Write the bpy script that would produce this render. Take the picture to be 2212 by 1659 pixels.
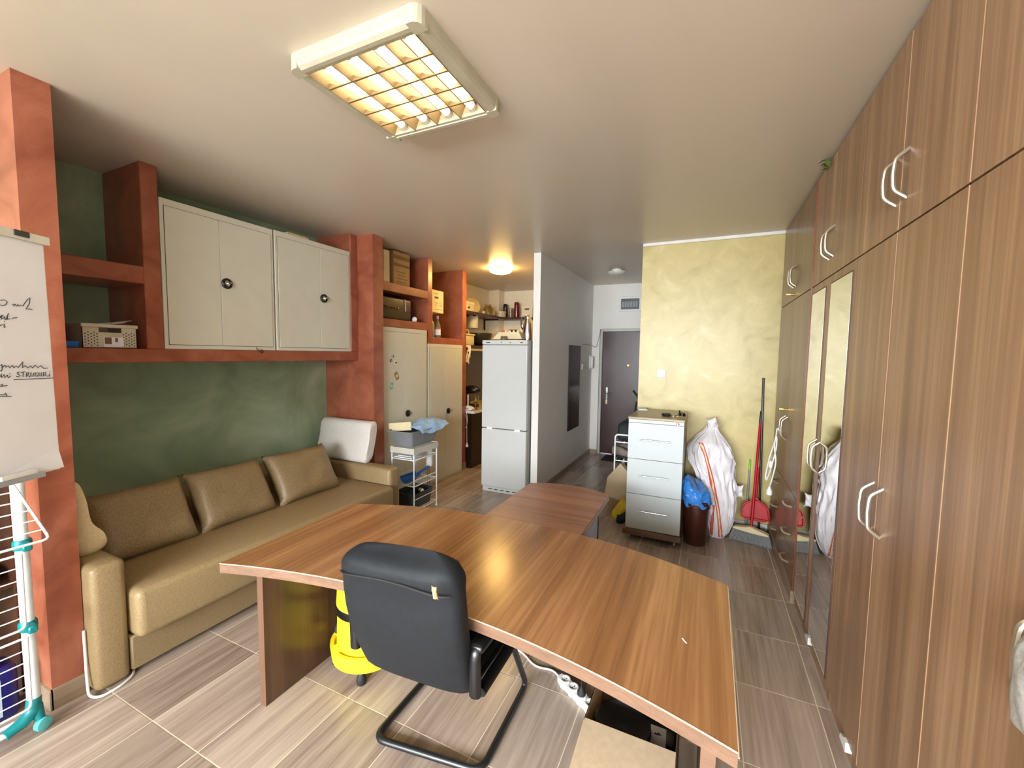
import bpy, bmesh, math, random
from mathutils import Vector, Matrix, noise as mnoise
random.seed(7)
for _o in list(bpy.data.objects):
    bpy.data.objects.remove(_o)
SC = bpy.context.scene
COL = SC.collection

# ------------------------------------------------------------------ camera, light, exposure
F_PX = 902.7
YAW, PITCH, ROLL = -0.43638, 0.07126, -0.01394
EYE = Vector((0.0, 0.0, 1.58))
_f = Vector((math.sin(YAW) * math.cos(PITCH), math.cos(YAW) * math.cos(PITCH), -math.sin(PITCH)))
_r = Vector((math.cos(YAW), -math.sin(YAW), 0.0))
_d = _f.cross(_r)
_r2 = math.cos(ROLL) * _r + math.sin(ROLL) * _d
_d2 = -math.sin(ROLL) * _r + math.cos(ROLL) * _d
cam_data = bpy.data.cameras.new('camera')
cam_data.sensor_fit = 'HORIZONTAL'
cam_data.sensor_width = 36.0
cam_data.lens = 36.0 * F_PX / 2212.0
cam_data.clip_start = 0.02
cam = bpy.data.objects.new('camera', cam_data)
COL.objects.link(cam)
cam.matrix_world = Matrix(((_r2.x, -_d2.x, -_f.x, EYE.x), (_r2.y, -_d2.y, -_f.y, EYE.y), (_r2.z, -_d2.z, -_f.z, EYE.z), (0, 0, 0, 1)))
SC.camera = cam

world = bpy.data.worlds.new('world')
SC.world = world
world.use_nodes = True
_bg = world.node_tree.nodes['Background']
_bg.inputs[0].default_value = (0.75, 0.86, 1.0, 1)
_bg.inputs[1].default_value = 1.5


def area_light(name, loc, size, energy, color, look, spread=180.0):
    l = bpy.data.lights.new(name, 'AREA')
    l.shape = 'RECTANGLE'
    l.size, l.size_y = size
    l.energy = energy
    l.color = color
    l.spread = math.radians(spread)
    o = bpy.data.objects.new(name, l)
    COL.objects.link(o)
    o.location = loc
    o.rotation_euler = Vector(look).to_track_quat('-Z', 'Y').to_euler()
    return o


# daylight entering through the wide balcony window behind the viewer
area_light('window_daylight', (-1.0, -3.86, 1.42), (3.9, 2.15), 520.0, (0.93, 0.97, 1.0), (0, 1, -0.5), 125.0)

SC.view_settings.view_transform = 'Standard'
SC.view_settings.look = 'None'
SC.view_settings.gamma = 1.0
SC.view_settings.use_curve_mapping = False
SC.view_settings.exposure = 0.44
SC.cycles.use_light_tree = False
world.cycles.sampling_method = 'NONE'
SC.cycles.max_bounces = 7
SC.cycles.diffuse_bounces = 4
SC.cycles.glossy_bounces = 3
SC.cycles.transmission_bounces = 5
SC.cycles.caustics_reflective = False
SC.cycles.caustics_refractive = False

# ------------------------------------------------------------------ helpers


def lin(r, g, b):
    def c(v):
        v /= 255.0
        return v / 12.92 if v <= 0.04045 else ((v + 0.055) / 1.055) ** 2.4
    return (c(r), c(g), c(b), 1.0)


class Nodes:
    def __init__(self, name):
        self.m = bpy.data.materials.new(name)
        self.m.use_nodes = True
        self.t = self.m.node_tree
        self.b = self.t.nodes['Principled BSDF']

    def n(self, kind, **kw):
        x = self.t.nodes.new(kind)
        for k, v in kw.items():
            setattr(x, k, v)
        return x

    def link(self, a, b):
        self.t.links.new(a, b)

    def ramp(self, fac, stops):
        r = self.n('ShaderNodeValToRGB')
        e = r.color_ramp.elements
        e[0].position, e[0].color = stops[0]
        e[1].position, e[1].color = stops[-1]
        for p, c in stops[1:-1]:
            q = e.new(p)
            q.color = c
        self.link(fac, r.inputs[0])
        return r.outputs[0]

    def coords(self, scale=(1, 1, 1), rand=0.0):
        tc = self.n('ShaderNodeTexCoord')
        v = tc.outputs['Object']
        if rand:
            oi = self.n('ShaderNodeObjectInfo')
            mu = self.n('ShaderNodeMath', operation='MULTIPLY')
            self.link(oi.outputs['Random'], mu.inputs[0])
            mu.inputs[1].default_value = rand
            ad = self.n('ShaderNodeVectorMath', operation='ADD')
            self.link(v, ad.inputs[0])
            self.link(mu.outputs[0], ad.inputs[1])
            v = ad.outputs[0]
        mp = self.n('ShaderNodeMapping')
        mp.inputs['Scale'].default_value = scale
        self.link(v, mp.inputs[0])
        return mp.outputs[0]

    def noise(self, vec, scale=1.0, detail=4.0, rough=0.55, dist=0.0):
        x = self.n('ShaderNodeTexNoise')
        x.inputs['Scale'].default_value = scale
        x.inputs['Detail'].default_value = detail
        x.inputs['Roughness'].default_value = rough
        x.inputs['Distortion'].default_value = dist
        self.link(vec, x.inputs['Vector'])
        return x.outputs['Fac']

    def bump(self, h, strength=0.2, dist=0.01):
        bp = self.n('ShaderNodeBump')
        bp.inputs['Strength'].default_value = strength
        bp.inputs['Distance'].default_value = dist
        self.link(h, bp.inputs['Height'])
        self.link(bp.outputs[0], self.b.inputs['Normal'])

    def set(self, **kw):
        for k, v in kw.items():
            self.b.inputs[k.replace('_', ' ')].default_value = v


def plain(name, rgb, rough=0.5, metal=0.0, spec=0.5, grain=0.0, gscale=60.0, bump=0.0, vary=0.06):
    N = Nodes(name)
    c = lin(*rgb)
    N.set(Roughness=rough, Metallic=metal)
    N.b.inputs['Specular IOR Level'].default_value = spec
    v = N.coords()
    f = N.noise(v, gscale if grain else 9.0, 2.0 if grain else 1.0)
    k = max(grain, vary)
    lo = tuple(max(0.0, x * (1 - k)) for x in c[:3]) + (1,)
    hi = tuple(min(1.0, x * (1 + k)) for x in c[:3]) + (1,)
    N.link(N.ramp(f, [(0.3, lo), (0.7, hi)]), N.b.inputs['Base Color'])
    if bump:
        N.bump(f, bump, 0.004)
    return N.m


def wood(name, dark, mid, light, axis='z', rough=0.32, wide=6.0, fine=70.0, rand=37.0, spec=0.5, bump=0.03):
    N = Nodes(name)
    s1 = {'x': (0.45, wide, wide), 'y': (wide, 0.45, wide), 'z': (wide, wide, 0.3)}[axis]
    s2 = {'x': (2.0, fine, fine), 'y': (fine, 2.0, fine), 'z': (fine, fine, 1.6)}[axis]
    a = N.noise(N.coords(s1, rand), 1.0, 3.0, 0.6, 0.25)
    b = N.noise(N.coords(s2, rand), 1.0, 2.0, 0.6)
    mx = N.n('ShaderNodeMix')
    mx.data_type = 'FLOAT'
    mx.inputs[0].default_value = 0.34
    N.link(a, mx.inputs[2])
    N.link(b, mx.inputs[3])
    N.link(N.ramp(mx.outputs[0], [(0.30, lin(*dark)), (0.5, lin(*mid)), (0.68, lin(*light))]), N.b.inputs['Base Color'])
    N.set(Roughness=rough)
    N.b.inputs['Specular IOR Level'].default_value = spec
    N.bump(b, bump, 0.002)
    return N.m


def plaster(name, stops, scale=2.2, rough=0.42, spec=0.5, stretch=(1, 1, 1), bump=0.08, bscale=14.0, coat=0.0):
    N = Nodes(name)
    v = N.coords(stretch)
    a = N.noise(v, scale, 5.0, 0.62, 0.9)
    N.link(N.ramp(a, [(p, lin(*c)) for p, c in stops]), N.b.inputs['Base Color'])
    N.set(Roughness=rough)
    N.b.inputs['Specular IOR Level'].default_value = spec
    if coat:
        N.b.inputs['Coat Weight'].default_value = coat
        N.b.inputs['Coat Roughness'].default_value = 0.3
    b = N.noise(v, bscale, 2.0, 0.6)
    N.bump(b, bump, 0.006)
    return N.m


def emit(name, rgb, strength):
    N = Nodes(name)
    N.set(Base_Color=lin(*rgb))
    N.b.inputs['Emission Color'].default_value = lin(*rgb)
    N.b.inputs['Emission Strength'].default_value = strength
    return N.m


def glass(name, rgb=(255, 255, 255), rough=0.02, alpha_mix=0.0):
    N = Nodes(name)
    N.set(Base_Color=lin(*rgb), Roughness=rough)
    N.b.inputs['Transmission Weight'].default_value = 1.0
    N.b.inputs['IOR'].default_value = 1.3
    return N.m


WLOC = {}


class G:
    """collects shapes given in build space; obj() links them as ONE mesh object"""

    def __init__(self):
        self.v, self.f = [], []

    def add(self, vs, fs):
        o = len(self.v)
        self.v += [tuple(p) for p in vs]
        self.f += [tuple(i + o for i in q) for q in fs]
        return self

    def box(self, x0, x1, y0, y1, z0, z1, bev=0.0, seg=1):
        if bev <= 0:
            return self.add([(x0, y0, z0), (x1, y0, z0), (x1, y1, z0), (x0, y1, z0), (x0, y0, z1), (x1, y0, z1), (x1, y1, z1), (x0, y1, z1)],
                            [(3, 2, 1, 0), (4, 5, 6, 7), (0, 1, 5, 4), (1, 2, 6, 5), (2, 3, 7, 6), (3, 0, 4, 7)])
        bm = bmesh.new()
        bmesh.ops.create_cube(bm, size=1.0)
        for v in bm.verts:
            v.co = Vector(((x0 + x1) / 2 + v.co.x * (x1 - x0), (y0 + y1) / 2 + v.co.y * (y1 - y0), (z0 + z1) / 2 + v.co.z * (z1 - z0)))
        bmesh.ops.bevel(bm, geom=list(bm.edges), offset=bev, segments=seg, profile=0.5, affect='EDGES')
        return self.bm(bm)

    def bm(self, bm):
        bm.verts.index_update()
        self.add([v.co[:] for v in bm.verts], [[v.index for v in f.verts] for f in bm.faces])
        bm.free()
        return self

    def prism(self, poly, z0, z1):
        n = len(poly)
        self.add([(x, y, z0) for x, y in poly] + [(x, y, z1) for x, y in poly],
                 [tuple(range(n - 1, -1, -1)), tuple(range(n, 2 * n))] + [(i, (i + 1) % n, n + (i + 1) % n, n + i) for i in range(n)])
        return self

    def extrude(self, poly, origin, U, V, W):
        """poly (u,v) in plane origin+u*U+v*V, extruded along W"""
        n = len(poly)
        o, U, V, W = Vector(origin), Vector(U), Vector(V), Vector(W)
        a = [o + U * u + V * v for u, v in poly]
        return self.add(a + [p + W for p in a], [tuple(range(n - 1, -1, -1)), tuple(range(n, 2 * n))] + [(i, (i + 1) % n, n + (i + 1) % n, n + i) for i in range(n)])

    def tube(self, path, r, n=8, closed=False, caps=True, flat=None):
        P = [Vector(p) for p in path]
        m = len(P)
        rs = r if isinstance(r, (list, tuple)) else [r] * m
        T = []
        for i in range(m):
            if closed:
                t = P[(i + 1) % m] - P[i - 1]
            else:
                t = P[min(i + 1, m - 1)] - P[max(i - 1, 0)]
            T.append(t.normalized())
        ref = Vector((0, 0, 1)) if abs(T[0].z) < 0.9 else Vector((1, 0, 0))
        nrm = (ref - T[0] * ref.dot(T[0])).normalized()
        vs, fs = [], []
        for i in range(m):
            nrm = (nrm - T[i] * nrm.dot(T[i])).normalized()
            bn = T[i].cross(nrm)
            for k in range(n):
                a = 2 * math.pi * k / n
                ca, sa = math.cos(a) * rs[i], math.sin(a) * rs[i]
                if flat:
                    ca *= flat
                vs.append(P[i] + nrm * ca + bn * sa)
        for i in range(m if closed else m - 1):
            j = (i + 1) % m
            for k in range(n):
                l = (k + 1) % n
                fs.append((i * n + k, i * n + l, j * n + l, j * n + k))
        if not closed and caps:
            fs.append(tuple(range(n - 1, -1, -1)))
            fs.append(tuple(range((m - 1) * n, m * n)))
        return self.add(vs, fs)

    def lathe(self, prof, c=(0, 0, 0), n=24, axis=(0, 0, 1), caps=True):
        """prof: list of (radius, height)"""
        A = Vector(axis).normalized()
        R = Vector((1, 0, 0)) if abs(A.x) < 0.9 else Vector((0, 1, 0))
        R = (R - A * R.dot(A)).normalized()
        B = A.cross(R)
        c = Vector(c)
        vs, fs = [], []
        for r, h in prof:
            for k in range(n):
                a = 2 * math.pi * k / n
                vs.append(c + A * h + (R * math.cos(a) + B * math.sin(a)) * r)
        for i in range(len(prof) - 1):
            for k in range(n):
                l = (k + 1) % n
                fs.append((i * n + k, i * n + l, (i + 1) * n + l, (i + 1) * n + k))
        if caps:
            fs.append(tuple(range(n - 1, -1, -1)))
            fs.append(tuple(range((len(prof) - 1) * n, len(prof) * n)))
        return self.add(vs, fs)

    def cyl(self, p0, p1, r, n=12):
        return self.tube([p0, p1], r, n)

    def ball(self, c, r, n=12, m=8):
        rx, ry, rz = r if isinstance(r, (tuple, list)) else (r, r, r)
        vs, fs = [], []
        for i in range(1, m):
            t = math.pi * i / m
            for k in range(n):
                a = 2 * math.pi * k / n
                vs.append((c[0] + rx * math.sin(t) * math.cos(a), c[1] + ry * math.sin(t) * math.sin(a), c[2] - rz * math.cos(t)))
        for i in range(m - 2):
            for k in range(n):
                l = (k + 1) % n
                fs.append((i * n + k, i * n + l, (i + 1) * n + l, (i + 1) * n + k))
        b = len(vs)
        vs += [(c[0], c[1], c[2] - rz), (c[0], c[1], c[2] + rz)]
        for k in range(n):
            l = (k + 1) % n
            fs.append((b, l, k))
            fs.append((b + 1, (m - 2) * n + k, (m - 2) * n + l))
        return self.add(vs, fs)

    def grid(self, fn, nu, nv, closed_u=False, closed_v=False):
        vs = [fn(i / (nu if closed_u else nu - 1), j / (nv if closed_v else nv - 1)) for i in range(nu) for j in range(nv)]
        fs = []
        for i in range(nu if closed_u else nu - 1):
            for j in range(nv if closed_v else nv - 1):
                a, b = (i + 1) % nu, (j + 1) % nv
                fs.append((i * nv + j, a * nv + j, a * nv + b, i * nv + b))
        return self.add(vs, fs)

    def pillow(self, c, U, V, W, hu, hv, t, nu=18, nv=14, pinch=0.10, seed=0, wrinkle=0.006, power=0.55):
        """closed cushion: c centre, U/V in-plane unit axes, W out; half sizes hu,hv, half thickness t"""
        c, U, V, W = Vector(c), Vector(U), Vector(V), Vector(W)

        def side(sgn):
            vs = []
            for i in range(nu):
                for j in range(nv):
                    u, v = -1 + 2 * i / (nu - 1), -1 + 2 * j / (nv - 1)
                    th = t * (max(0.0, (1 - u ** 4) * (1 - v ** 4))) ** power
                    k = 1 - pinch * (1 - abs(u) ** 3) * abs(v) ** 3
                    k2 = 1 - pinch * (1 - abs(v) ** 3) * abs(u) ** 3
                    w = mnoise.noise(Vector((u * 2.2 + seed, v * 2.2, sgn * 3.0 + seed))) * wrinkle if th > 0 else 0
                    vs.append(c + U * (u * hu * k2) + V * (v * hv * k) + W * (sgn * th + w))
            return vs
        f1 = [(i * nv + j, (i + 1) * nv + j, (i + 1) * nv + j + 1, i * nv + j + 1) for i in range(nu - 1) for j in range(nv - 1)]
        self.add(side(1), f1)
        self.add(side(-1), [tuple(reversed(q)) for q in f1])
        return self

    def jitter(self, amp, scale=6.0, seed=0.0):
        self.v = [tuple(Vector(p) + amp * mnoise.noise_vector(Vector(p) * scale + Vector((seed, seed * 2, seed * 3)))) for p in self.v]
        return self

    def rot(self, ang, c=(0, 0, 0), axis='Z'):
        m = Matrix.Translation(c) @ Matrix.Rotation(ang, 4, axis) @ Matrix.Translation(-Vector(c))
        self.v = [tuple(m @ Vector(p)) for p in self.v]
        return self

    def obj(self, name, mat, parent=None, smooth=None, weld=False, label=None):
        me = bpy.data.meshes.new(name)
        n = len(self.v)
        lo = [min(p[k] for p in self.v) for k in range(3)]
        hi = [max(p[k] for p in self.v) for k in range(3)]
        c = Vector([(lo[k] + hi[k]) / 2 for k in range(3)])
        if parent is None:
            c.z = lo[2]
        me.from_pydata([tuple(Vector(p) - c) for p in self.v], [], self.f)
        if weld:
            bm = bmesh.new()
            bm.from_mesh(me)
            bmesh.ops.remove_doubles(bm, verts=bm.verts, dist=1e-5)
            bm.to_mesh(me)
            bm.free()
        me.update()
        me.materials.append(mat)
        if smooth is not None:
            for p in me.polygons:
                p.use_smooth = True
            me.set_sharp_from_angle(angle=math.radians(smooth))
        o = bpy.data.objects.new(name, me)
        COL.objects.link(o)
        if parent is not None:
            o.parent = parent
            o.location = c - WLOC[parent.name]
        else:
            o.location = c
        WLOC[o.name] = c
        if label:
            o['label'] = label
        return o


def thing(name, label, cat, loc, group=None):
    o = bpy.data.objects.new(name, None)
    o.empty_display_size = 0.05
    COL.objects.link(o)
    o.location = loc
    WLOC[o.name] = Vector(loc)
    return tag(o, label, cat, group)


def tag(o, label, cat, group=None):
    o['label'] = label
    o['category'] = cat
    if group:
        o['group'] = group
    return o


def struct(o):
    o['kind'] = 'structure'
    return o


def copy_tree(o, parent=None):
    c = o.copy()
    COL.objects.link(c)
    c.parent = parent
    for ch in [x for x in bpy.data.objects if x.parent == o]:
        copy_tree(ch, c)
    return c


def arc(c, r, a0, a1, n, U=(1, 0, 0), V=(0, 1, 0)):
    c, U, V = Vector(c), Vector(U), Vector(V)
    return [c + U * (r * math.cos(a0 + (a1 - a0) * i / n)) + V * (r * math.sin(a0 + (a1 - a0) * i / n)) for i in range(n + 1)]


def bend(path, r, n=5):
    """round the inner corners of a polyline"""
    P = [Vector(p) for p in path]
    out = [P[0]]
    for i in range(1, len(P) - 1):
        a, b = (P[i - 1] - P[i]), (P[i + 1] - P[i])
        k = min(r, a.length * 0.49, b.length * 0.49)
        p, q = P[i] + a.normalized() * k, P[i] + b.normalized() * k
        for s in range(n + 1):
            t = s / n
            out.append(p * (1 - t) ** 2 + P[i] * 2 * t * (1 - t) + q * t * t)
    out.append(P[-1])
    return out


# ------------------------------------------------------------------ materials
M = {}
M['ceiling'] = plaster('ceiling_paint', [(0.3, (210, 199, 184)), (0.7, (216, 205, 190))], 1.2, 0.34, 0.5, bump=0.05, bscale=5.0, stretch=(1, 0.3, 1))
M['white_wall'] = plaster('white_wall_paint', [(0.3, (230, 228, 223)), (0.7, (236, 234, 229))], 2.0, 0.5, 0.4, bump=0.03)
M['cream_wall'] = plaster('cream_wall_paint', [(0.3, (234, 224, 202)), (0.7, (242, 232, 212))], 2.0, 0.5, 0.4, bump=0.03)
M['green'] = plaster('green_wax_plaster', [(0.28, (112, 134, 106)), (0.5, (144, 166, 136)), (0.72, (172, 190, 162))], 1.7, 0.36, 0.5, bump=0.06, coat=0.35)
M['yellow'] = plaster('yellow_wax_plaster', [(0.25, (164, 148, 88)), (0.42, (186, 170, 110)), (0.58, (196, 180, 120)), (0.75, (210, 196, 146))], 4.2, 0.42, 0.45, bump=0.18, coat=0.2)
M['orange'] = plaster('terracotta_wax_plaster', [(0.25, (126, 60, 40)), (0.48, (156, 87, 63)), (0.75, (182, 114, 86))], 3.2, 0.36, 0.5, bump=0.05, coat=0.3)
M['grout'] = plain('tile_grout', (214, 200, 178), 0.8)
M['trim_white'] = plain('white_trim_paint', (226, 224, 218), 0.5)


def tile_mat():
    N = Nodes('wood_look_tile')
    a = N.noise(N.coords((9, 0.7, 1), 53.0), 1.0, 3.0, 0.6, 0.4)
    b = N.noise(N.coords((60, 2.2, 1), 91.0), 1.0, 3.0, 0.65)
    mx = N.n('ShaderNodeMix')
    mx.data_type = 'FLOAT'
    mx.inputs[0].default_value = 0.4
    N.link(a, mx.inputs[2])
    N.link(b, mx.inputs[3])
    col = N.ramp(mx.outputs[0], [(0.28, lin(104, 86, 76)), (0.42, lin(148, 130, 117)), (0.55, lin(172, 154, 140)), (0.70, lin(190, 174, 160))])
    hsv = N.n('ShaderNodeHueSaturation')
    oi = N.n('ShaderNodeObjectInfo')
    mr = N.n('ShaderNodeMapRange')
    mr.inputs['To Min'].default_value = 0.90
    mr.inputs['To Max'].default_value = 1.1
    N.link(oi.outputs['Random'], mr.inputs[0])
    N.link(mr.outputs[0], hsv.inputs['Value'])
    N.link(col, hsv.inputs['Color'])
    N.link(hsv.outputs[0], N.b.inputs['Base Color'])
    N.set(Roughness=0.26)
    N.bump(b, 0.05, 0.002)
    return N.m


M['tile'] = tile_mat()
M['skirting'] = wood('wood_look_skirting', (120, 100, 82), (156, 136, 114), (178, 158, 136), 'y', 0.3)
M['desk'] = wood('desk_walnut_laminate', (124, 84, 52), (156, 110, 70), (186, 138, 94), 'y', 0.22, 10.0, 90.0)
M['desk_x'] = wood('desk_walnut_laminate_crosswise', (118, 78, 56), (148, 102, 76), (172, 124, 94), 'x', 0.27, 9.0, 90.0)
M['desk_edge'] = wood('desk_edge_band', (108, 82, 66), (124, 95, 76), (140, 108, 88), 'x', 0.45, 20.0, 120.0)
M['edge_light'] = plain('pale_edge_line', (220, 200, 170), 0.4)
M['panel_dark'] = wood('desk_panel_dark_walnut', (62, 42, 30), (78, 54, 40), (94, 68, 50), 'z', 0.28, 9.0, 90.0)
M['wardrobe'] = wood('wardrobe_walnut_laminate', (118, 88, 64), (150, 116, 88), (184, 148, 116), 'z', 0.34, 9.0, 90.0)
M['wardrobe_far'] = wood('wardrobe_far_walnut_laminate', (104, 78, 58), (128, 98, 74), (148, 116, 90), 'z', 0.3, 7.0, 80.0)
M['wardrobe_edge'] = plain('wardrobe_edge_strip', (176, 142, 114), 0.4)
M['carcass'] = plain('wardrobe_carcass', (60, 38, 26), 0.5)
M['satin'] = plain('satin_nickel', (206, 196, 180), 0.34, 0.85)
M['chrome'] = plain('chrome', (225, 225, 225), 0.12, 1.0)
M['mirror'] = plain('mirror_silver', (238, 240, 238), 0.02, 1.0, vary=0.0)
M['sofa'] = plain('khaki_gold_fabric', (150, 128, 92), 0.5, grain=0.16, gscale=140.0, bump=0.25)
M['sofa_base'] = plain('khaki_fabric_plain', (142, 122, 88), 0.6, grain=0.16, gscale=140.0, bump=0.25)
M['cushion'] = plain('khaki_cushion_fabric', (140, 119, 86), 0.42, grain=0.34, gscale=190.0, bump=0.25)
M['foam_white'] = plain('white_foam_pillow_cover', (222, 218, 212), 0.8, grain=0.05, gscale=90.0, bump=0.3)
M['foam_cream'] = plain('cream_foam_pillow_cover', (226, 204, 160), 0.8, grain=0.06, gscale=70.0, bump=0.5)
M['metal_cab'] = plain('cream_painted_steel', (214, 211, 196), 0.42, 0.0, 0.5, vary=0.02)
M['metal_gap'] = plain('shadow_gap_dark', (70, 66, 56), 0.6)
M['black_plastic'] = plain('black_plastic', (18, 18, 20), 0.35)
M['black_rubber'] = plain('black_rubber', (24, 24, 25), 0.7)
M['black_leather'] = plain('black_worn_faux_leather', (18, 22, 27), 0.68, spec=0.35, grain=0.25, gscale=30.0, bump=0.1)
M['black_tube'] = plain('black_painted_steel', (26, 28, 30), 0.35)
M['foam_torn'] = plain('torn_tan_padding', (210, 170, 120), 0.8, grain=0.2)
M['fridge'] = plain('white_fridge_enamel', (202, 205, 204), 0.32, vary=0.01)
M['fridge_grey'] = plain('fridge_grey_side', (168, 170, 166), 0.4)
M['white_plastic'] = plain('white_plastic', (232, 232, 230), 0.4, vary=0.02)
M['grey_plastic'] = plain('grey_plastic', (132, 136, 140), 0.45)
M['dark_grey'] = plain('dark_grey_plastic', (62, 64, 66), 0.45)
M['blue_plastic'] = plain('bright_blue_plastic', (28, 104, 190), 0.35)
M['blue_bag'] = plain('blue_thin_plastic_film', (58, 132, 214), 0.3, bump=0.2, grain=0.1, gscale=40)
M['blue_cloth'] = plain('pale_blue_cloth', (150, 190, 232), 0.7, grain=0.1)
M['teal'] = plain('teal_plastic', (10, 130, 134), 0.4)
M['teal_light'] = plain('light_teal_plastic', (90, 190, 192), 0.4)
M['white_paint'] = plain('white_coated_steel', (236, 238, 240), 0.3)
M['yellow_plastic'] = plain('bright_yellow_plastic', (240, 216, 48), 0.35)
M['paper'] = plain('white_paper', (238, 238, 244), 0.75, vary=0.02)
M['ink'] = plain('dark_marker_ink', (52, 54, 66), 0.6)
M['card'] = plain('tan_cardboard', (196, 172, 142), 0.75, grain=0.08, gscale=40)
M['card_old'] = plain('brown_cardboard', (156, 126, 84), 0.75, grain=0.1, gscale=40)
M['card_dark'] = plain('dark_cardboard_outside', (76, 54, 40), 0.7, grain=0.1)
M['brown_print'] = plain('brown_print', (110, 84, 50), 0.7)
M['grey_print'] = plain('grey_print', (150, 144, 128), 0.7)
M['red_plastic'] = plain('red_plastic', (172, 16, 28), 0.45, spec=0.3)
M['red_gloss'] = plain('dark_red_gloss', (110, 16, 22), 0.2)
M['dark_metal'] = plain('dark_brushed_metal', (58, 44, 40), 0.25, 0.6)
M['brown_plastic'] = plain('dark_brown_plastic', (66, 30, 20), 0.3)
M['door'] = plain('dark_brown_door_paint', (56, 32, 30), 0.3, spec=0.3, grain=0.08, gscale=20)
M['door_frame'] = plain('grey_white_door_frame', (188, 186, 180), 0.45)
M['dark_panel'] = plain('dark_brown_panel', (46, 34, 32), 0.2)
M['cab_top'] = wood('cabinet_top_grey_wood', (140, 124, 94), (160, 144, 112), (176, 160, 128), 'y', 0.35)
M['cab_white'] = plain('pale_blue_white_laminate', (192, 200, 202), 0.38, vary=0.01)
M['sack'] = plain('white_woven_sack', (226, 222, 226), 0.45, grain=0.05, gscale=120, bump=0.3)
M['sack_stripe'] = plain('orange_sack_stripe', (220, 128, 96), 0.5)
M['sack_stripe_red'] = plain('red_sack_stripe', (196, 84, 66), 0.5)
M['bristle'] = plain('grey_bristles', (150, 154, 156), 0.8, grain=0.3, gscale=160)
M['cream_plastic'] = plain('cream_plastic', (228, 214, 172), 0.4)
M['green_plastic'] = plain('lime_green_plastic', (130, 200, 50), 0.4)
M['glass'] = glass('clear_glass')
M['tint_glass'] = glass('pale_amber_glass', (244, 232, 200))
M['suitcase'] = plain('dark_brown_leather_case', (58, 44, 24), 0.4, grain=0.2, gscale=25)
M['pink'] = plain('pink_label', (196, 150, 190), 0.6)
M['counter'] = wood('kitchen_worktop', (176, 148, 96), (196, 168, 116), (210, 186, 136), 'y', 0.4)
M['kitchen_cab'] = plain('dark_kitchen_front', (40, 20, 16), 0.3)
M['shelf_brown'] = wood('dark_brown_shelf', (58, 32, 24), (72, 42, 30), (88, 54, 40), 'y', 0.3)
M['louver'] = plain('brushed_aluminium_louver', (150, 128, 92), 0.3, 0.3)
M['lum_frame'] = plain('ivory_luminaire_frame', (186, 180, 158), 0.5)
M['tube'] = emit('fluorescent_tube', (255, 238, 204), 9.0)
M['dome_on'] = emit('lit_opal_glass', (255, 206, 120), 60.0)
M['dome_off'] = plain('opal_glass_off', (214, 210, 200), 0.3)
M['brass'] = plain('brass', (176, 140, 70), 0.3, 0.9)
M['leaf'] = plain('green_leaf', (86, 110, 44), 0.6, grain=0.3)
M['grey_fabric'] = plain('light_grey_fabric', (172, 170, 168), 0.8, grain=0.12, gscale=120, bump=0.3)
M['navy'] = plain('dark_blue_plastic', (22, 26, 110), 0.35)
M['dark_cloth'] = plain('dark_green_black_fabric', (22, 34, 34), 0.8, grain=0.3, gscale=30)
M['shoe'] = plain('grey_shoe_fabric', (128, 118, 108), 0.7, grain=0.2)
M['purple'] = plain('purple_plastic', (120, 30, 110), 0.5)
M['mat_black'] = plain('black_door_mat', (26, 22, 20), 0.9, grain=0.3)
M['grey_wire'] = plain('grey_wire', (176, 180, 184), 0.35, 0.3)

# ------------------------------------------------------------------ the room
C = 2.675
XL, XR, YF, YB = -3.49, 1.12, -3.90, 6.69

floor = struct(G().box(XL - 0.1, XR + 0.1, YF - 0.1, YB + 0.1, -0.12, -0.0012).obj('floor', M['grout']))
_tile_mesh = {}
_xs = [-0.455 + 0.3245 * k for k in range(-10, 6)]
_ys = [0.876 + 0.4495 * k for k in range(-11, 14)]
for ix in range(len(_xs) - 1):
    for iy in range(len(_ys) - 1):
        x0, x1 = max(_xs[ix], XL), min(_xs[ix + 1], XR)
        y0, y1 = max(_ys[iy], YF), min(_ys[iy + 1], YB)
        if x1 - x0 < 0.03 or y1 - y0 < 0.03:
            continue
        if y1 < -0.45 or x0 > 0.56 or (y0 > 4.4 and x0 > -0.6):
            continue        # wholly under the wardrobe or behind the yellow wall
        w, d = x1 - x0 - 0.0048, y1 - y0 - 0.0048
        key = (round(w, 3), round(d, 3))
        if key not in _tile_mesh:
            t = G().box(-w / 2, w / 2, -d / 2, d / 2, -0.003, 0.0, 0.0008).obj('tile', M['tile'], floor)
            _tile_mesh[key] = t.data
        else:
            t = bpy.data.objects.new('tile', _tile_mesh[key])
            COL.objects.link(t)
            t.parent = floor
        t.location = Vector(((x0 + x1) / 2, (y0 + y1) / 2, -0.0015)) - WLOC[floor.name]

struct(G().box(XL - 0.1, XR + 0.1, YF - 0.1, YB + 0.1, C, C + 0.1).obj('ceiling', M['ceiling']))
struct(G().box(XL - 0.1, XL, YF, 4.84, 0, C).obj('wall_left', M['green']))
struct(G().box(XL - 0.1, XL, 4.84, YB, 0, C).obj('wall_kitchen_left', M['cream_wall']))
struct(G().box(XL - 0.1, -1.752, YB, YB + 0.1, 0, C).obj('wall_kitchen_back', M['cream_wall']))
struct(G().box(XL, -3.29, 6.48, YB, 0, C).obj('wall_pipe_chase', M['cream_wall']))
struct(G().box(-1.752, -1.672, 4.28, YB, 0, C).obj('wall_partition', M['white_wall']))
struct(G().box(-1.672, -1.555, 6.58, YB + 0.1, 0, C).box(-1.555, -0.745, 6.58, YB + 0.1, 1.995, C).box(-0.745, -0.62, 6.58, YB + 0.1, 0, C).obj('wall_corridor_end', M['white_wall']))
struct(G().box(-0.62, -0.52, 4.43, YB, 0, C).obj('wall_corridor_right', M['white_wall']))
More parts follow.
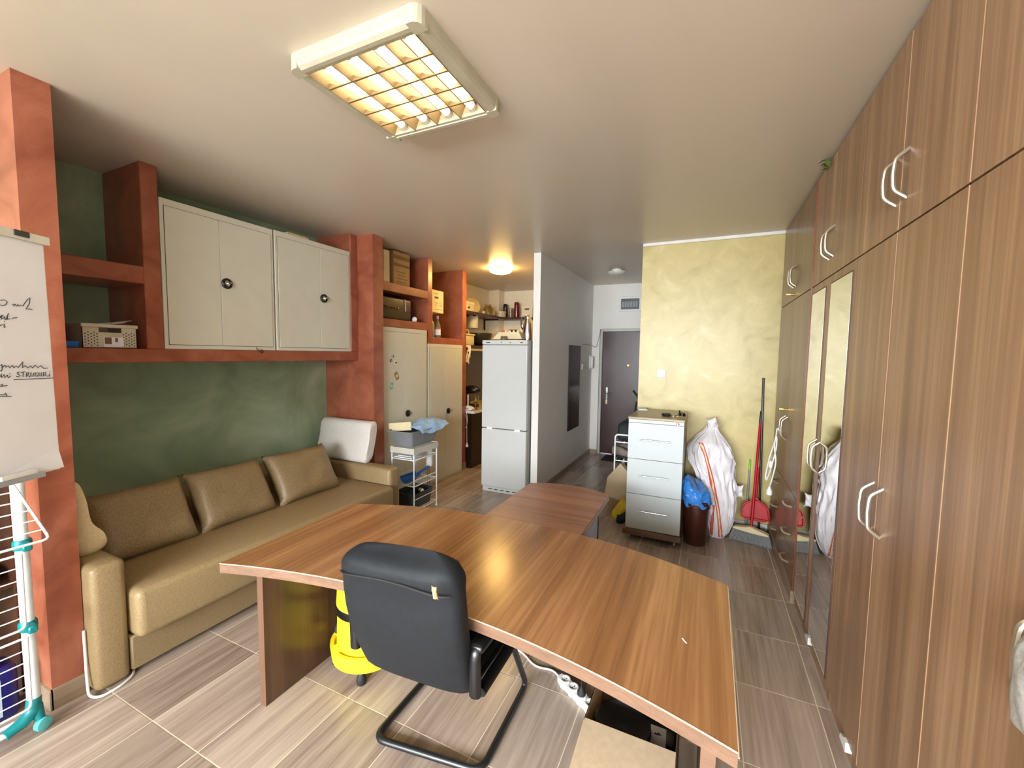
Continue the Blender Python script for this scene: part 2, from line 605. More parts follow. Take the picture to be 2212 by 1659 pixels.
struct(G().box(-0.62, XR, 4.33, 4.43, 0, C).obj('wall_back', M['yellow']))
struct(G().box(XR, XR + 0.1, YF, 4.43, 0, C).obj('wall_right', M['white_wall']))
struct(G().box(XL - 0.1, XR + 0.1, YF - 0.1, YF, 0, 0.26).box(XL - 0.1, XR + 0.1, YF - 0.1, YF, 2.5, C)
       .box(XL - 0.1, -3.0, YF - 0.1, YF, 0.26, 2.5).box(0.98, XR + 0.1, YF - 0.1, YF, 0.26, 2.5).obj('wall_front', M['white_wall']))
win = struct(G().box(-3.0, 0.98, YF - 0.09, YF - 0.03, 0.26, 0.32).box(-3.0, 0.98, YF - 0.09, YF - 0.03, 2.44, 2.5)
             .box(-3.0, -2.94, YF - 0.09, YF - 0.03, 0.32, 2.44).box(0.92, 0.98, YF - 0.09, YF - 0.03, 0.32, 2.44)
             .box(-1.46, -1.40, YF - 0.09, YF - 0.03, 0.32, 2.44).box(-0.50, -0.44, YF - 0.09, YF - 0.03, 0.32, 2.44).obj('window_1', M['white_plastic']))
for a, b in ((-2.94, -1.46), (-1.40, -0.50), (-0.44, 0.92)):
    G().box(a, b, YF - 0.065, YF - 0.06, 0.32, 2.44).obj('pane', M['glass'], win)

struct(G().box(-0.62, 0.565, 4.312, 4.33, 2.645, C, 0.004).obj('trim_1', M['trim_white']))
struct(G().box(-0.10, 0.60, 4.305, 4.33, 0.03, 0.075, 0.004).box(0.50, 0.535, 4.30, 4.33, 0.0, 0.03, 0.003).obj('trim_2', M['trim_white']))
struct(G().box(-1.672, -1.662, 4.28, 6.58, 0, 0.072).obj('baseboard_corridor', M['skirting']))
struct(G().box(-1.662, -1.555, 6.57, 6.58, 0, 0.072).obj('baseboard_end', M['skirting']))
struct(G().box(-2.53, -2.522, 0.715, 0.832, 0, 0.092).box(-2.66, -2.522, 0.710, 0.72, 0, 0.092).obj('baseboard_left', M['skirting']))
struct(G().box(-2.97, -2.962, 4.79, 4.885, 0, 0.09).obj('baseboard_kitchen', M['skirting']))

# entrance door
door = struct(G().box(-1.52, -0.775, 6.655, 6.70, 0.012, 1.955, 0.003).obj('door_1', M['door']))
G().box(-1.555, -1.52, 6.63, 6.74, 0, 1.995).box(-0.775, -0.745, 6.63, 6.74, 0, 1.995).box(-1.52, -0.775, 6.63, 6.74, 1.957, 1.995).obj('door_frame', M['door_frame'], door)
hp = G().box(-1.452, -1.412, 6.640, 6.655, 0.80, 1.08, 0.006).obj('lock_plate', M['chrome'], door)
G().tube(bend([(-1.432, 6.642, 0.985), (-1.432, 6.598, 0.985), (-1.34, 6.598, 0.985)], 0.02), 0.009, 8).obj('door_handle', M['chrome'], hp, 40)
G().lathe([(0.015, 0), (0.015, 0.012)], (-1.432, 6.632, 0.86), 12, (0, 1, 0)).obj('lock_cylinder', M['brass'], hp, 40)
G().lathe([(0.014, 0), (0.014, 0.014)], (-1.115, 6.641, 1.43), 12, (0, 1, 0)).obj('peephole', M['brass'], door, 40)
G().tube([(-1.105, 6.65, 1.425), (-1.105, 6.645, 1.405)], 0.007, 8).obj('latch_knob', M['brass'], door)

# terracotta pillars and the masonry shelving between them
p = struct(G().box(XL, -2.53, 0.72, 0.832, 0, C).obj('pillar', M['orange']))
struct(G().box(XL, -2.86, 3.03, 3.165, 0, C).obj('pillar', M['orange']))
sh = thing('built_in_shelving', 'terracotta plastered built-in shelving holding the two cream wall cabinets', 'shelving', (-3.27, 1.93, 1.50))
G().box(XL, -3.05, 0.832, 3.03, 1.50, 1.582, 0.004).obj('bottom_beam', M['orange'], sh)
G().box(XL, -3.05, 0.832, 1.355, 1.965, 2.067, 0.004).obj('upper_beam', M['orange'], sh)
G().box(XL, -3.05, 1.355, 1.443, 1.582, C, 0.004).obj('post', M['orange'], sh)
G().box(XL, -3.05, 2.945, 3.03, 1.582, C, 0.004).obj('post', M['orange'], sh)
sh = thing('built_in_shelving', 'terracotta plastered built-in frame above and beside the tall cream lockers', 'shelving', (-3.23, 4.02, 0))
G().box(XL, -2.97, 4.03, 4.115, 1.69, C, 0.004).obj('post', M['orange'], sh)
G().box(XL, -2.97, 4.79, 4.885, 0, C, 0.004).obj('post', M['orange'], sh)
G().box(XL, -2.97, 3.165, 4.03, 2.205, 2.295, 0.004).obj('beam', M['orange'], sh)
G().box(XL, -2.97, 3.165, 4.03, 1.843, 1.925, 0.004).obj('beam', M['orange'], sh)
G().box(XL, -2.97, 4.115, 4.79, 1.69, 1.768, 0.004).obj('beam', M['orange'], sh)

# ------------------------------------------------------------------ ceiling luminaire
lx0, lx1, ly0, ly1, lz = -1.462, -0.862, 1.12, 1.70, 2.618
L = thing('ceiling_luminaire', 'square ivory framed fluorescent ceiling light with four lit tubes', 'ceiling light', ((lx0 + lx1) / 2, (ly0 + ly1) / 2, C))
fw = 0.05


def rail(p0, p1, inward):
    prof = [(0, C - lz), (0, 0.022), (0.006, 0.008), (0.018, 0.0), (0.034, 0.0), (0.036, 0.004), (0.05, 0.004), (0.05, C - lz)]
    U = Vector(inward)
    return G().extrude(prof, Vector(p0) + Vector((0, 0, lz - C)) + Vector((0, 0, 0)), U, (0, 0, 1), Vector(p1) - Vector(p0))


rail((lx0, ly0 + 0.03, C), (lx0, ly1 - 0.03, C), (1, 0, 0)).obj('frame_rail', M['lum_frame'], L)
rail((lx1, ly0 + 0.03, C), (lx1, ly1 - 0.03, C), (-1, 0, 0)).obj('frame_rail', M['lum_frame'], L)
rail((lx0 + 0.03, ly0, C), (lx1 - 0.03, ly0, C), (0, 1, 0)).obj('frame_rail', M['lum_frame'], L)
rail((lx0 + 0.03, ly1, C), (lx1 - 0.03, ly1, C), (0, -1, 0)).obj('frame_rail', M['lum_frame'], L)
for sx, cx in ((1, lx0), (-1, lx1)):
    for sy, cy in ((1, ly0), (-1, ly1)):
        pts = [(cx + sx * 0.05, cy + sy * 0.05)] + [(cx + sx * (0.034 - 0.034 * math.cos(a)), cy + sy * (0.034 - 0.034 * math.sin(a))) for a in [0.0, 0.4, 0.8, 1.2, 1.5708]]
        pts = [(cx + sx * 0.05, cy + sy * 0.05), (cx + sx * -0.0006, cy + sy * 0.05)] + [(cx + sx * (0.0334 - 0.034 * math.cos(a)), cy + sy * (0.0334 - 0.034 * math.sin(a))) for a in [0.0, 0.4, 0.8, 1.2, 1.5708]] + [(cx + sx * 0.05, cy + sy * -0.0006)]
        G().prism(pts if sx * sy < 0 else pts[::-1], lz - 0.0006, C).obj('corner_cap', M['lum_frame'], L)
ix0, ix1, iy0, iy1 = lx0 + fw, lx1 - fw, ly0 + fw, ly1 - fw
G().box(ix0, ix1, iy0, iy1, C - 0.008, C - 0.001).obj('reflector_tray', M['louver'], L)
cw = (ix1 - ix0) / 4
for k in range(5):
    x = ix0 + cw * k
    w = 0.022
    prof = [(-w, 0.046), (-w * 0.6, 0.03), (-w * 0.3, 0.014), (-0.002, 0), (0.002, 0), (w * 0.3, 0.014), (w * 0.6, 0.03), (w, 0.046)]
    if k == 0:
        prof = [(0, 0.046), (0, 0)] + prof[4:]
    if k == 4:
        prof = prof[:4] + [(0, 0), (0, 0.046)]
    G().extrude(prof, (x, iy0, lz + 0.001), (1, 0, 0), (0, 0, 1), (0, iy1 - iy0, 0)).obj('louver_rib', M['louver'], L, 35)
for k in range(1, 5):
    y = iy0 + (iy1 - iy0) * k / 5
    for j in range(4):
        xa, xb = ix0 + cw * j + 0.002, ix0 + cw * (j + 1) - 0.002
        n = 8
        top = [(xa + (xb - xa) * i / n, lz + 0.004 + 0.022 * abs(2.0 * i / n - 1) ** 1.6) for i in range(n + 1)]
        poly = [(x, z) for x, z in top]
        low = [(x, lz + 0.001 + 0.0005) for x in (xb, xa)]
        pz = [(xa, lz + 0.001), (xb, lz + 0.001)] + [(x, z) for x, z in reversed(top)]
        G().extrude(pz, (0, y - 0.004, 0), (1, 0, 0), (0, 0, 1), (0, 0.008, 0)).obj('louver_blade', M['louver'], L)
for j in range(4):
    x = ix0 + cw * (j + 0.5)
    G().tube([(x, iy0 + 0.02, lz + 0.034), (x, iy1 - 0.02, lz + 0.034)], 0.016, 12).obj('tube', M['tube'], L, 40)
    G().cyl((x, iy0 + 0.002, lz + 0.034), (x, iy0 + 0.02, lz + 0.034), 0.017, 12).obj('tube_socket', M['white_plastic'], L, 40)
    G().cyl((x, iy1 - 0.02, lz + 0.034), (x, iy1 - 0.002, lz + 0.034), 0.017, 12).obj('tube_socket', M['white_plastic'], L, 40)

# kitchen and corridor dome lights


def dome(name, label, c, r, mat):
    t = thing(name, label, 'ceiling light', (c[0], c[1], C))
    G().lathe([(r * 0.55, C - 0.03), (r * 0.55, C)], (c[0], c[1], 0), 32).obj('base_ring', M['brass'] if mat is M['dome_on'] else M['trim_white'], t, 40)
    prof = [(0.001, C - 0.08)] + [(r * math.sin(a), C - 0.028 - 0.052 * math.cos(a)) for a in [0.2, 0.4, 0.6, 0.8, 1.0, 1.2, 1.4, 1.57]]
    G().lathe(prof, (c[0], c[1], 0), 32).obj('dome', mat, t, 60)
    return t


dome('dome_light', 'lit warm yellow dome ceiling light over the kitchen', (-2.44, 4.84), 0.145, M['dome_on'])
dome('dome_light', 'unlit white dome ceiling light in the corridor', (-1.10, 5.48), 0.115, M['dome_off'])

# ------------------------------------------------------------------ wardrobes on the right
WX = 0.561


def bow_handle(parent, y, z0, z1):
    h = 0.034
    pts = [(WX + 0.002, y, z0), (WX - h, y, z0 + 0.028), (WX - h - 0.004, y, (z0 + z1) / 2), (WX - h, y, z1 - 0.028), (WX + 0.002, y, z1)]
    G().tube(bend(pts, 0.014, 3), 0.0065, 8, flat=1.0).obj('handle', M['satin'], parent, 40)


def flat_handle(parent, yc, z):
    h = 0.034
    pts = [(WX + 0.002, yc - 0.075, z), (WX - h, yc - 0.05, z), (WX - h - 0.003, yc, z), (WX - h, yc + 0.05, z), (WX + 0.002, yc + 0.075, z)]
    G().tube(bend(pts, 0.014, 3), 0.0075, 8).obj('handle', M['satin'], parent, 40)


def wdoor(parent, y0, y1, z0, z1, mat, handle=None, hz=None, mirror=None, edge=None, name='door'):
    d = G().box(WX, WX + 0.018, y0 + 0.0015, y1 - 0.0015, z0 + 0.0015, z1 - 0.0015, 0.001).obj(name, mat, parent)
    if handle is not None:
        bow_handle(d, handle, *hz)
    if mirror:
        a, b, c, e = mirror
        G().box(WX - 0.003, WX, a - 0.006, b + 0.006, c - 0.004, e + 0.006).obj('mirror_backing', M['carcass'], d)
        G().box(WX - 0.0034, WX - 0.0029, a, b, c, e).obj('mirror', M['mirror'], d)
    if edge is not None:
        G().box(WX - 0.001, WX + 0.001, edge - 0.0016, edge + 0.0016, z0 + 0.002, z1 - 0.002).obj('edge_strip', M['wardrobe_edge'], d)
    return d


def unit(label, y0, y1, seam, mat, mirrors=None, plinth=None, far=False, edges=False):
    t = thing('wardrobe', label, 'wardrobe', ((WX + XR) / 2, (y0 + y1) / 2, 0), 'built-in walnut wardrobes along the right wall')
    G().box(WX + 0.02, XR - 0.005, y0 + 0.001, y1 - 0.001, 0.08, 2.652).obj('carcass', M['carcass'], t)
    if far:
        G().box(WX - 0.012, WX + 0.3, y0 + 0.001, y1 - 0.001, 0, 0.079).obj('plinth', M['skirting'], t)
    else:
        G().box(WX + 0.012, WX + 0.3, y0 + 0.001, y1 - 0.001, 0, 0.079).obj('plinth', M['wardrobe'], t)
    hs = 0.043
    ed = (y0 + 0.004, seam + 0.004) if edges else (None, None)
    up = (2.105, 2.262)
    wdoor(t, y0, seam, 2.012, 2.652, mat, seam - hs, up, edge=ed[0])
    wdoor(t, seam, y1, 2.012, 2.652, mat, seam + hs, up, edge=ed[1])
    lo = (0.965, 1.138)
    zb = 0.66 if far else 0.081
    m = mirrors or (None, None)
    wdoor(t, y0, seam, zb, 2.009, mat, seam - hs, lo, m[0], edge=ed[0])
    wdoor(t, seam, y1, zb, 2.009, mat, seam + hs, lo, m[1], edge=ed[1])
    if far:
        for a, b in ((y0, seam), (seam, y1)):
            for q0, q1 in ((0.081, 0.272), (0.274, 0.465), (0.467, 0.658)):
                d = wdoor(t, a, b, q0, q1, mat, name='drawer')
                flat_handle(d, (a + b) / 2 - 0.03, (q0 + q1) / 2 + 0.005)
    return t


unit('wardrobe nearest the viewer, cut off by the right edge of the photo', 0.565, 1.42, 0.9925, M['wardrobe'])
unit('plain walnut wardrobe between the mirrored one and the nearest one', 1.42, 2.275, 1.8475, M['wardrobe'], edges=True)
wB = unit('walnut wardrobe with two tall narrow mirrors on its lower doors', 2.275, 3.125, 2.72, M['wardrobe'], mirrors=((2.312, 2.662, 0.088, 1.962), (2.775, 3.082, 0.088, 1.962)))
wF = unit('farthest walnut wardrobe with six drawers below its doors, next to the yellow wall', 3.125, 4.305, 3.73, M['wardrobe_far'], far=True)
G().box(WX - 0.006, WX, 3.122, 3.130, 0.081, 2.652).obj('side_edge', plain('reddish_edge_band', (128, 66, 40), 0.3), wB)
# lock with a small key on the far wardrobe, upper and lower pair of doors
for zz in (2.055, 1.19):
    G().cyl((WX - 0.02, 3.755, zz), (WX + 0.004, 3.755, zz), 0.007, 10).box(WX - 0.05, WX - 0.018, 3.752, 3.757, zz - 0.007, zz + 0.007, 0.002).obj('lock_key', M['brass'], wF)
for (w_, y_) in ((wB, 2.655), (wB, 2.6)):
    break
for y_, par in ((2.66, wB), (1.985, None)):
    par = par or [o for o in bpy.data.objects if o.get('label', '').startswith('plain walnut wardrobe')][0]
    G().extrude([(0, 0), (0.075, 0), (0.07, 0.022), (0.03, 0.038), (0, 0.04)], (WX - 0.010, y_ - 0.04, 0.045), (0, 1, 0), (0, 0, 1), (0.022, 0, 0)).obj('door_bumper', M['white_plastic'], par)

# leafy sprig lying on the wardrobe top
sp = thing('plant_sprig', 'small sprig of green leaves peeking over the wardrobe top at the ceiling', 'plant', (0.60, 2.97, 2.652))
G().tube([(0.68, 3.08, 2.658), (0.60, 3.0, 2.662), (0.55, 2.93, 2.66), (0.535, 2.87, 2.65)], 0.0025, 5).obj('stem', M['leaf'], sp)
for k in range(18):
    t = k / 17
    c = Vector((0.62 - 0.09 * t, 3.05 - 0.24 * t, 2.662 - 0.012 * t))
    a = random.uniform(0, 6.28)
    dv = Vector((math.cos(a) * 0.6 - 0.3, math.sin(a), random.uniform(-0.5, 0.1))).normalized() * 0.055
    sd = dv.cross(Vector((0, 0, 1))).normalized() * 0.012
    up_ = Vector((0, 0, 0.0015))
    G().add([c, c + dv * 0.5 + sd, c + dv, c + dv * 0.5 - sd, c + dv * 0.5 + up_ * 3], [(0, 1, 4), (1, 2, 4), (2, 3, 4), (3, 0, 4), (3, 2, 1, 0)]).obj('leaf', M['leaf'], sp)

# ------------------------------------------------------------------ cream steel cabinets


def ring_knob(parent, x, y, z, R=0.036, closed_black=False):
    if closed_black:
        k = G().lathe([(R * 0.5, 0), (R, 0.006), (R, 0.014), (R * 0.75, 0.022), (0.002, 0.025)], (x, y, z), 20, (1, 0, 0)).obj('knob', M['black_plastic'], parent, 40)
        G().box(x + 0.018, x + 0.032, y + R * 0.5, y + R * 0.95, z - 0.008, z + 0.008, 0.003).obj('knob_turn', M['chrome'], k)
        return
    k = G().lathe([(R * 0.66, 0.0), (R * 0.70, 0.008), (R * 0.85, 0.013), (R, 0.008), (R, 0.0)], (x, y, z), 24, (1, 0, 0), caps=False).obj('knob_ring', M['black_plastic'], parent, 40)
    G().lathe([(R * 0.62, 0.0), (R * 0.5, 0.008), (0.002, 0.01)], (x, y, z), 20, (1, 0, 0)).obj('knob_plate', M['chrome'], k, 40)
    G().box(x + 0.006, x + 0.022, y - 0.004, y + R * 0.95, z - 0.007, z + 0.007, 0.003).rot(0.25, (x, y, z), 'X').obj('knob_turn', M['chrome'], k)
    G().tube([(x + 0.02, y + R * 0.8, z), (x + 0.022, y + R * 1.0, z - 0.012), (x + 0.021, y + R * 1.15, z - 0.034)], 0.002, 6).obj('key', M['satin'], k)


def steel_cabinet(name, label, xb, xf, y0, y1, z0, z1, seam, knob, kz, group, closed=False, top=0.045, bot=0.028, side=0.022):
    t = thing(name, label, 'cabinet', ((xb + xf) / 2, (y0 + y1) / 2, z0), group)
    G().box(xb, xf - 0.004, y0, y1, z0, z1, 0.003).obj('body', M['metal_cab'], t)
    G().box(xf - 0.0055, xf - 0.0035, y0 + side - 0.003, y1 - side + 0.003, z0 + bot - 0.003, z1 - top + 0.003).obj('door_gap', M['metal_gap'], t)
    for a, b in ((y0 + side, seam - 0.0012), (seam + 0.0012, y1 - side)):
        d = G().box(xf - 0.004, xf + 0.002, a, b, z0 + bot, z1 - top, 0.0015).obj('door', M['metal_cab'], t)
        if a > seam:
            ring_knob(d, xf + 0.002, knob, kz, 0.036, closed)
    return t


g1 = 'cream steel wall cabinets'
steel_cabinet('wall_cabinet', 'cream steel two-door wall cabinet, left of the pair above the sofa', -3.46, -3.045, 1.446, 2.176, 1.583, 2.502, 1.784, 1.822, 2.04, g1)
steel_cabinet('wall_cabinet', 'cream steel two-door wall cabinet, right of the pair above the sofa', -3.46, -3.045, 2.190, 2.940, 1.583, 2.506, 2.600, 2.632, 2.04, g1)
g2 = 'tall cream steel lockers'
lk1 = steel_cabinet('steel_locker', 'taller cream steel locker with fridge magnets on its door', -3.46, -2.93, 3.18, 3.962, 0.0, 1.838, 3.565, 3.60, 0.925, g2, True)
lk2 = steel_cabinet('steel_locker', 'lower cream steel locker beside the kitchen opening', -3.46, -2.93, 3.985, 4.735, 0.0, 1.688, 4.335, 4.38, 0.86, g2, True)
tag(G().tube(bend([(-3.046, 2.02, 1.60), (-3.038, 2.045, 1.575), (-3.038, 2.06, 1.560), (-3.036, 2.07, 1.575), (-3.036, 2.05, 1.592)], 0.006, 3), 0.0025, 6).obj('wire_hook', M['black_plastic'], None, 40),
    'small black wire hook at the bottom edge of the left wall cabinet', 'hook')
tag(G().box(-3.15, -3.048, 2.30, 2.50, 2.506, 2.520, 0.002).rot(0.04, (-3.1, 2.4, 2.51), 'Z').obj('flat_packet', M['card']), 'flat beige packet lying on top of the right wall cabinet', 'packet')
# magnets
mx = -2.928
for nm, lb, y, z, hw, hh, ro, mt in (('fridge_magnet', 'round silver magnet, topmost on the tall locker door', 3.372, 1.545, 0.018, 0.018, 0.0, 'grey_wire'),
                                     ('fridge_magnet', 'small brown magnet beside the silver one on the tall locker', 3.345, 1.497, 0.013, 0.013, 0.4, 'brown_plastic'),
                                     ('fridge_magnet', 'white square magnet with dark print on the tall locker', 3.418, 1.476, 0.020, 0.022, 0.0, 'white_plastic'),
                                     ('fridge_magnet', 'tilted brown framed magnet on the tall locker', 3.43, 1.338, 0.024, 0.040, 0.5, 'card_old'),
                                     ('fridge_magnet', 'pale teal magnet, lowest on the tall locker door', 3.352, 1.238, 0.018, 0.034, -0.25, 'teal_light')):
    t = thing(nm, lb, 'magnet', (mx, y, z - hh), 'magnets on the locker door')
    if hw == 0.018 and hh == 0.018:
        G().lathe([(hw, 0), (hw * 0.9, 0.006), (0.002, 0.008)], (mx, y, z), 14, (1, 0, 0)).obj('plate', M[mt], t, 40)
        G().lathe([(hw * 0.4, 0), (hw * 0.3, 0.003)], (mx + 0.006, y + 0.004, z - 0.004), 10, (1, 0, 0)).obj('motif', M['dark_metal'], t, 40)
    else:
        G().box(mx, mx + 0.005, y - hw, y + hw, z - hh, z + hh, 0.001).rot(ro, (mx, y, z), 'X').obj('plate', M[mt], t)
        G().box(mx + 0.005, mx + 0.006, y - hw * 0.55, y + hw * 0.55, z - hh * 0.4, z + hh * 0.35).rot(ro, (mx, y, z), 'X').obj('motif', M['dark_metal' if mt == 'white_plastic' else 'cream_plastic'], t)

# ------------------------------------------------------------------ sofa
S = thing('sofa', 'khaki gold fabric sofa along the green wall', 'sofa', (-2.95, 1.87, 0))
G().box(-3.44, -2.455, 0.968, 2.774, 0.025, 0.196, 0.008).obj('base', M['sofa_base'], S, 40)
for yy in (1.2, 2.5):
    G().cyl((-2.6, yy, 0), (-2.6, yy, 0.03), 0.02, 10).cyl((-3.3, yy, 0), (-3.3, yy, 0.03), 0.02, 10).obj('foot', M['black_plastic'], S)
G().box(-3.20, -2.385, 0.972, 2.768, 0.198, 0.436, 0.035, 4).jitter(0.006, 5.0, 3.1).obj('seat_cushion', M['sofa'], S, 50)
G().box(-3.47, -3.13, 0.968, 2.774, 0.20, 0.61, 0.03, 3).obj('back_frame', M['sofa_base'], S, 50)
G().box(-3.44, -2.45, 0.835, 0.966, 0.004, 0.598, 0.03, 4).obj('arm', M['sofa'], S, 50)
G().box(-3.44, -2.45, 2.776, 2.915, 0.004, 0.566, 0.03, 4).obj('arm', M['sofa'], S, 50)
_V = Vector((-0.513, 0, 0.859))
_W = Vector((0.859, 0, 0.513))
gc = 'khaki back cushions on the sofa'
for y0, y1, rz, top, lab in ((0.99, 1.475, 0.0, 0.785, 'khaki sofa cushion at the left end, next to the cream pillow'),
                             (1.485, 1.985, 0.05, 0.768, 'khaki sofa cushion in the middle of the three'),
                             (2.015, 2.565, 0.12, 0.765, 'khaki sofa cushion at the right end, nearest the white pillow')):
    c = Vector((-2.905, (y0 + y1) / 2, 0.585)) + _V * 0.02
    R = Matrix.Rotation(rz, 3, 'X')
    g = G().pillow(c, (0, 1, 0), _V, _W, (y1 - y0) / 2 + 0.004, 0.212, 0.085, 22, 18, 0.085, y0 * 5, 0.014, 0.46)
    tag(g.obj('sofa_cushion', M['cushion'], None, 60, weld=True), lab, 'cushion', gc)


def contour_pillow(name, label, mat, prof, origin, U, V, W, width, group=None):
    """foam pillow: wavy side profile swept along its width with rounded ends"""
    n = len(prof)
    cu = sum(p[0] for p in prof) / n
    cv = sum(p[1] for p in prof) / n
    o, U, V, W = Vector(origin), Vector(U), Vector(V), Vector(W)
    rings = []
    for t, s in ((0, 0.80), (0.012, 0.92), (0.03, 1.0), (0.25, 1.0), (0.5, 1.0), (0.75, 1.0), (0.97, 1.0), (0.988, 0.92), (1.0, 0.80)):
        rings.append([o + U * (cu + (u - cu) * s) + V * (cv + (v - cv) * s) + W * (width * t) for u, v in prof])
    g = G()
    vs = [p for r in rings for p in r]
    fs = []
    for i in range(len(rings) - 1):
        for k in range(n):
            l = (k + 1) % n
            fs.append((i * n + k, i * n + l, (i + 1) * n + l, (i + 1) * n + k))
    fs.append(tuple(range(n - 1, -1, -1)))
    fs.append(tuple(range((len(rings) - 1) * n, len(rings) * n)))
    g.add(vs, fs)
    return tag(g.obj(name, mat, None, 40), label, 'pillow', group)


def smooth_poly(P, it=2):
    for _ in range(it):
        Q = []
        for i in range(len(P)):
            a, b = P[i], P[(i + 1) % len(P)]
            Q += [(a[0] * 0.75 + b[0] * 0.25, a[1] * 0.75 + b[1] * 0.25), (a[0] * 0.25 + b[0] * 0.75, a[1] * 0.25 + b[1] * 0.75)]
        P = Q
    return P


contour_pillow('foam_pillow', 'cream textured contour foam pillow on the left sofa arm behind the pillar', M['foam_cream'],
               smooth_poly([(0.845, 0.60), (0.93, 0.592), (0.975, 0.625), (0.965, 0.68), (0.918, 0.735), (0.905, 0.80), (0.90, 0.88), (0.88, 0.955), (0.84, 0.965), (0.836, 0.78)], 2),
               (-3.22, 0, 0.002), (0, 1, 0), (0, 0, 1), (1, 0, 0), 0.60)
contour_pillow('foam_pillow', 'white textured contour foam pillow standing on the right sofa arm', M['foam_white'],
               smooth_poly([(2.80, 0.560), (2.905, 0.562), (2.93, 0.66), (2.955, 0.76), (2.985, 0.90), (2.965, 0.935), (2.89, 0.930), (2.868, 0.87), (2.862, 0.78), (2.83, 0.68)], 2),
               (-3.40, 0, 0.006), (0, 1, 0), (0, 0, 1), (1, 0, 0), 0.635)

# ------------------------------------------------------------------ desk and its side table
DZ = 0.675


def near_y(x):
    return 1.036 + 0.158 * (1 - ((x + 0.87) / 0.975) ** 2)


def far_y(x):
    return 1.814 + 0.215 * (1 - abs((x + 0.88) / 0.995) ** 2.3)


n = 40
nearp = [(-1.845 + (0.102 + 1.845) * i / n, 0) for i in range(n + 1)]
nearp = [(x, near_y(x)) for x, _ in nearp]
farp = [(0.110 - (0.110 + 1.876) * i / n) for i in range(n + 1)]
farp = [(x, far_y(x)) for x in farp]
D = thing('desk', 'large walnut office desk with a curved top', 'desk', (-0.87, 1.5, 0))
G().prism(nearp + farp, DZ - 0.004, DZ).obj('desk_top', M['desk'], D)
G().prism(nearp + farp, DZ - 0.042, DZ - 0.004).obj('edge_band', M['desk_edge'], D)
k_ = [(x, y, DZ - 0.0015) for x, y in nearp]
G().tube(k_, 0.0022, 6).obj('front_edge_line', M['edge_light'], D)
G().tube([(0.103, 1.024, DZ - 0.0015), (0.111, 1.812, DZ - 0.0015)], 0.002, 6).obj('side_edge_line', M['edge_light'], D)
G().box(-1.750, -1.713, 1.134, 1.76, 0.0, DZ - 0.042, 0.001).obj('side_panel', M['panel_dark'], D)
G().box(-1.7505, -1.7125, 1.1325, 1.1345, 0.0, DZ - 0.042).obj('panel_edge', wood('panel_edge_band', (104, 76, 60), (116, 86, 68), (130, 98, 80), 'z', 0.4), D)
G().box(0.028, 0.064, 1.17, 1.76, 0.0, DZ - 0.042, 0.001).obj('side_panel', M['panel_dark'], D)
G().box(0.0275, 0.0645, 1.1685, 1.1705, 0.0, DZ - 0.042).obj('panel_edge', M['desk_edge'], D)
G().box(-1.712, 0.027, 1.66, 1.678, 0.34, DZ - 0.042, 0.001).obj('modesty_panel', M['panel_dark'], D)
tag(G().box(-0.031, -0.027, 1.378, 1.402, DZ, DZ + 0.0012).rot(0.6, (-0.03, 1.39, DZ), 'Z').obj('paper_scrap', M['paper']), 'tiny white paper scrap on the right half of the desk', 'scrap')

T = thing('side_table', 'small walnut side table with a rounded end, joined to the back of the desk', 'table', (-0.82, 2.4, 0))
tp = [(-1.10, far_y(-1.10) + 0.003)] + [(x, far_y(x) + 0.003) for x in (-1.0, -0.9, -0.8, -0.7, -0.6)] + [(-0.543, far_y(-0.543) + 0.003)]
arcp = [(-0.543 - (1.10 - 0.543) * i / 16, 0) for i in range(17)]
arcp = [(x, 2.688 + 0.082 * (1 - ((x + 0.8215) / 0.2785) ** 2)) for x, _ in arcp]
G().prism(tp + arcp, DZ - 0.006, DZ - 0.002).obj('table_top', M['desk_x'], T)
G().prism(tp + arcp, DZ - 0.036, DZ - 0.006).obj('edge_band', plain('pale_grey_edge_band', (186, 178, 164), 0.4), T)
G().box(-1.02, -0.566, 2.48, 2.512, 0, DZ - 0.036, 0.001).obj('leg_panel', M['panel_dark'], T)
G().box(-0.84, -0.81, 2.06, 2.48, 0.36, DZ - 0.036, 0.001).obj('support_panel', M['panel_dark'], T)

# ------------------------------------------------------------------ visitor chair
K = thing('office_chair', 'black cantilever office chair with a worn padded back, pulled up to the desk', 'chair', (-0.93, 1.45, 0))
r_ = 0.0135
path = [(-1.165, 1.22, 0.40), (-1.165, 1.52, 0.40), (-1.165, 1.745, r_ + 0.001), (-1.165, 1.215, r_ + 0.001), (-0.705, 1.285, r_ + 0.001), (-0.718, 1.745, r_ + 0.001), (-0.712, 1.53, 0.40), (-0.712, 1.24, 0.40)]
G().tube(bend(path, 0.055, 6), r_, 12).obj('sled_frame', M['black_tube'], K, 50)
G().box(-1.165, -0.712, 1.20, 1.60, 0.37, 0.445, 0.028, 4).obj('seat', M['black_leather'], K, 50)


def ring_loft(rows, nn=24, e=3.2):
    """rows: (centre, U half vec, W half vec)"""
    vs, fs = [], []
    for c, U, W in rows:
        for k in range(nn):
            a = 2 * math.pi * k / nn
            ca, sa = math.cos(a), math.sin(a)
            q = (abs(ca) ** e + abs(sa) ** e) ** (-1 / e)
            vs.append(Vector(c) + Vector(U) * (ca * q) + Vector(W) * (sa * q))
    m = len(rows)
    for i in range(m - 1):
        for k in range(nn):
            l = (k + 1) % nn
            fs.append((i * nn + k, i * nn + l, (i + 1) * nn + l, (i + 1) * nn + k))
    fs.append(tuple(range(nn - 1, -1, -1)))
    fs.append(tuple(range((m - 1) * nn, m * nn)))
    return G().add(vs, fs)


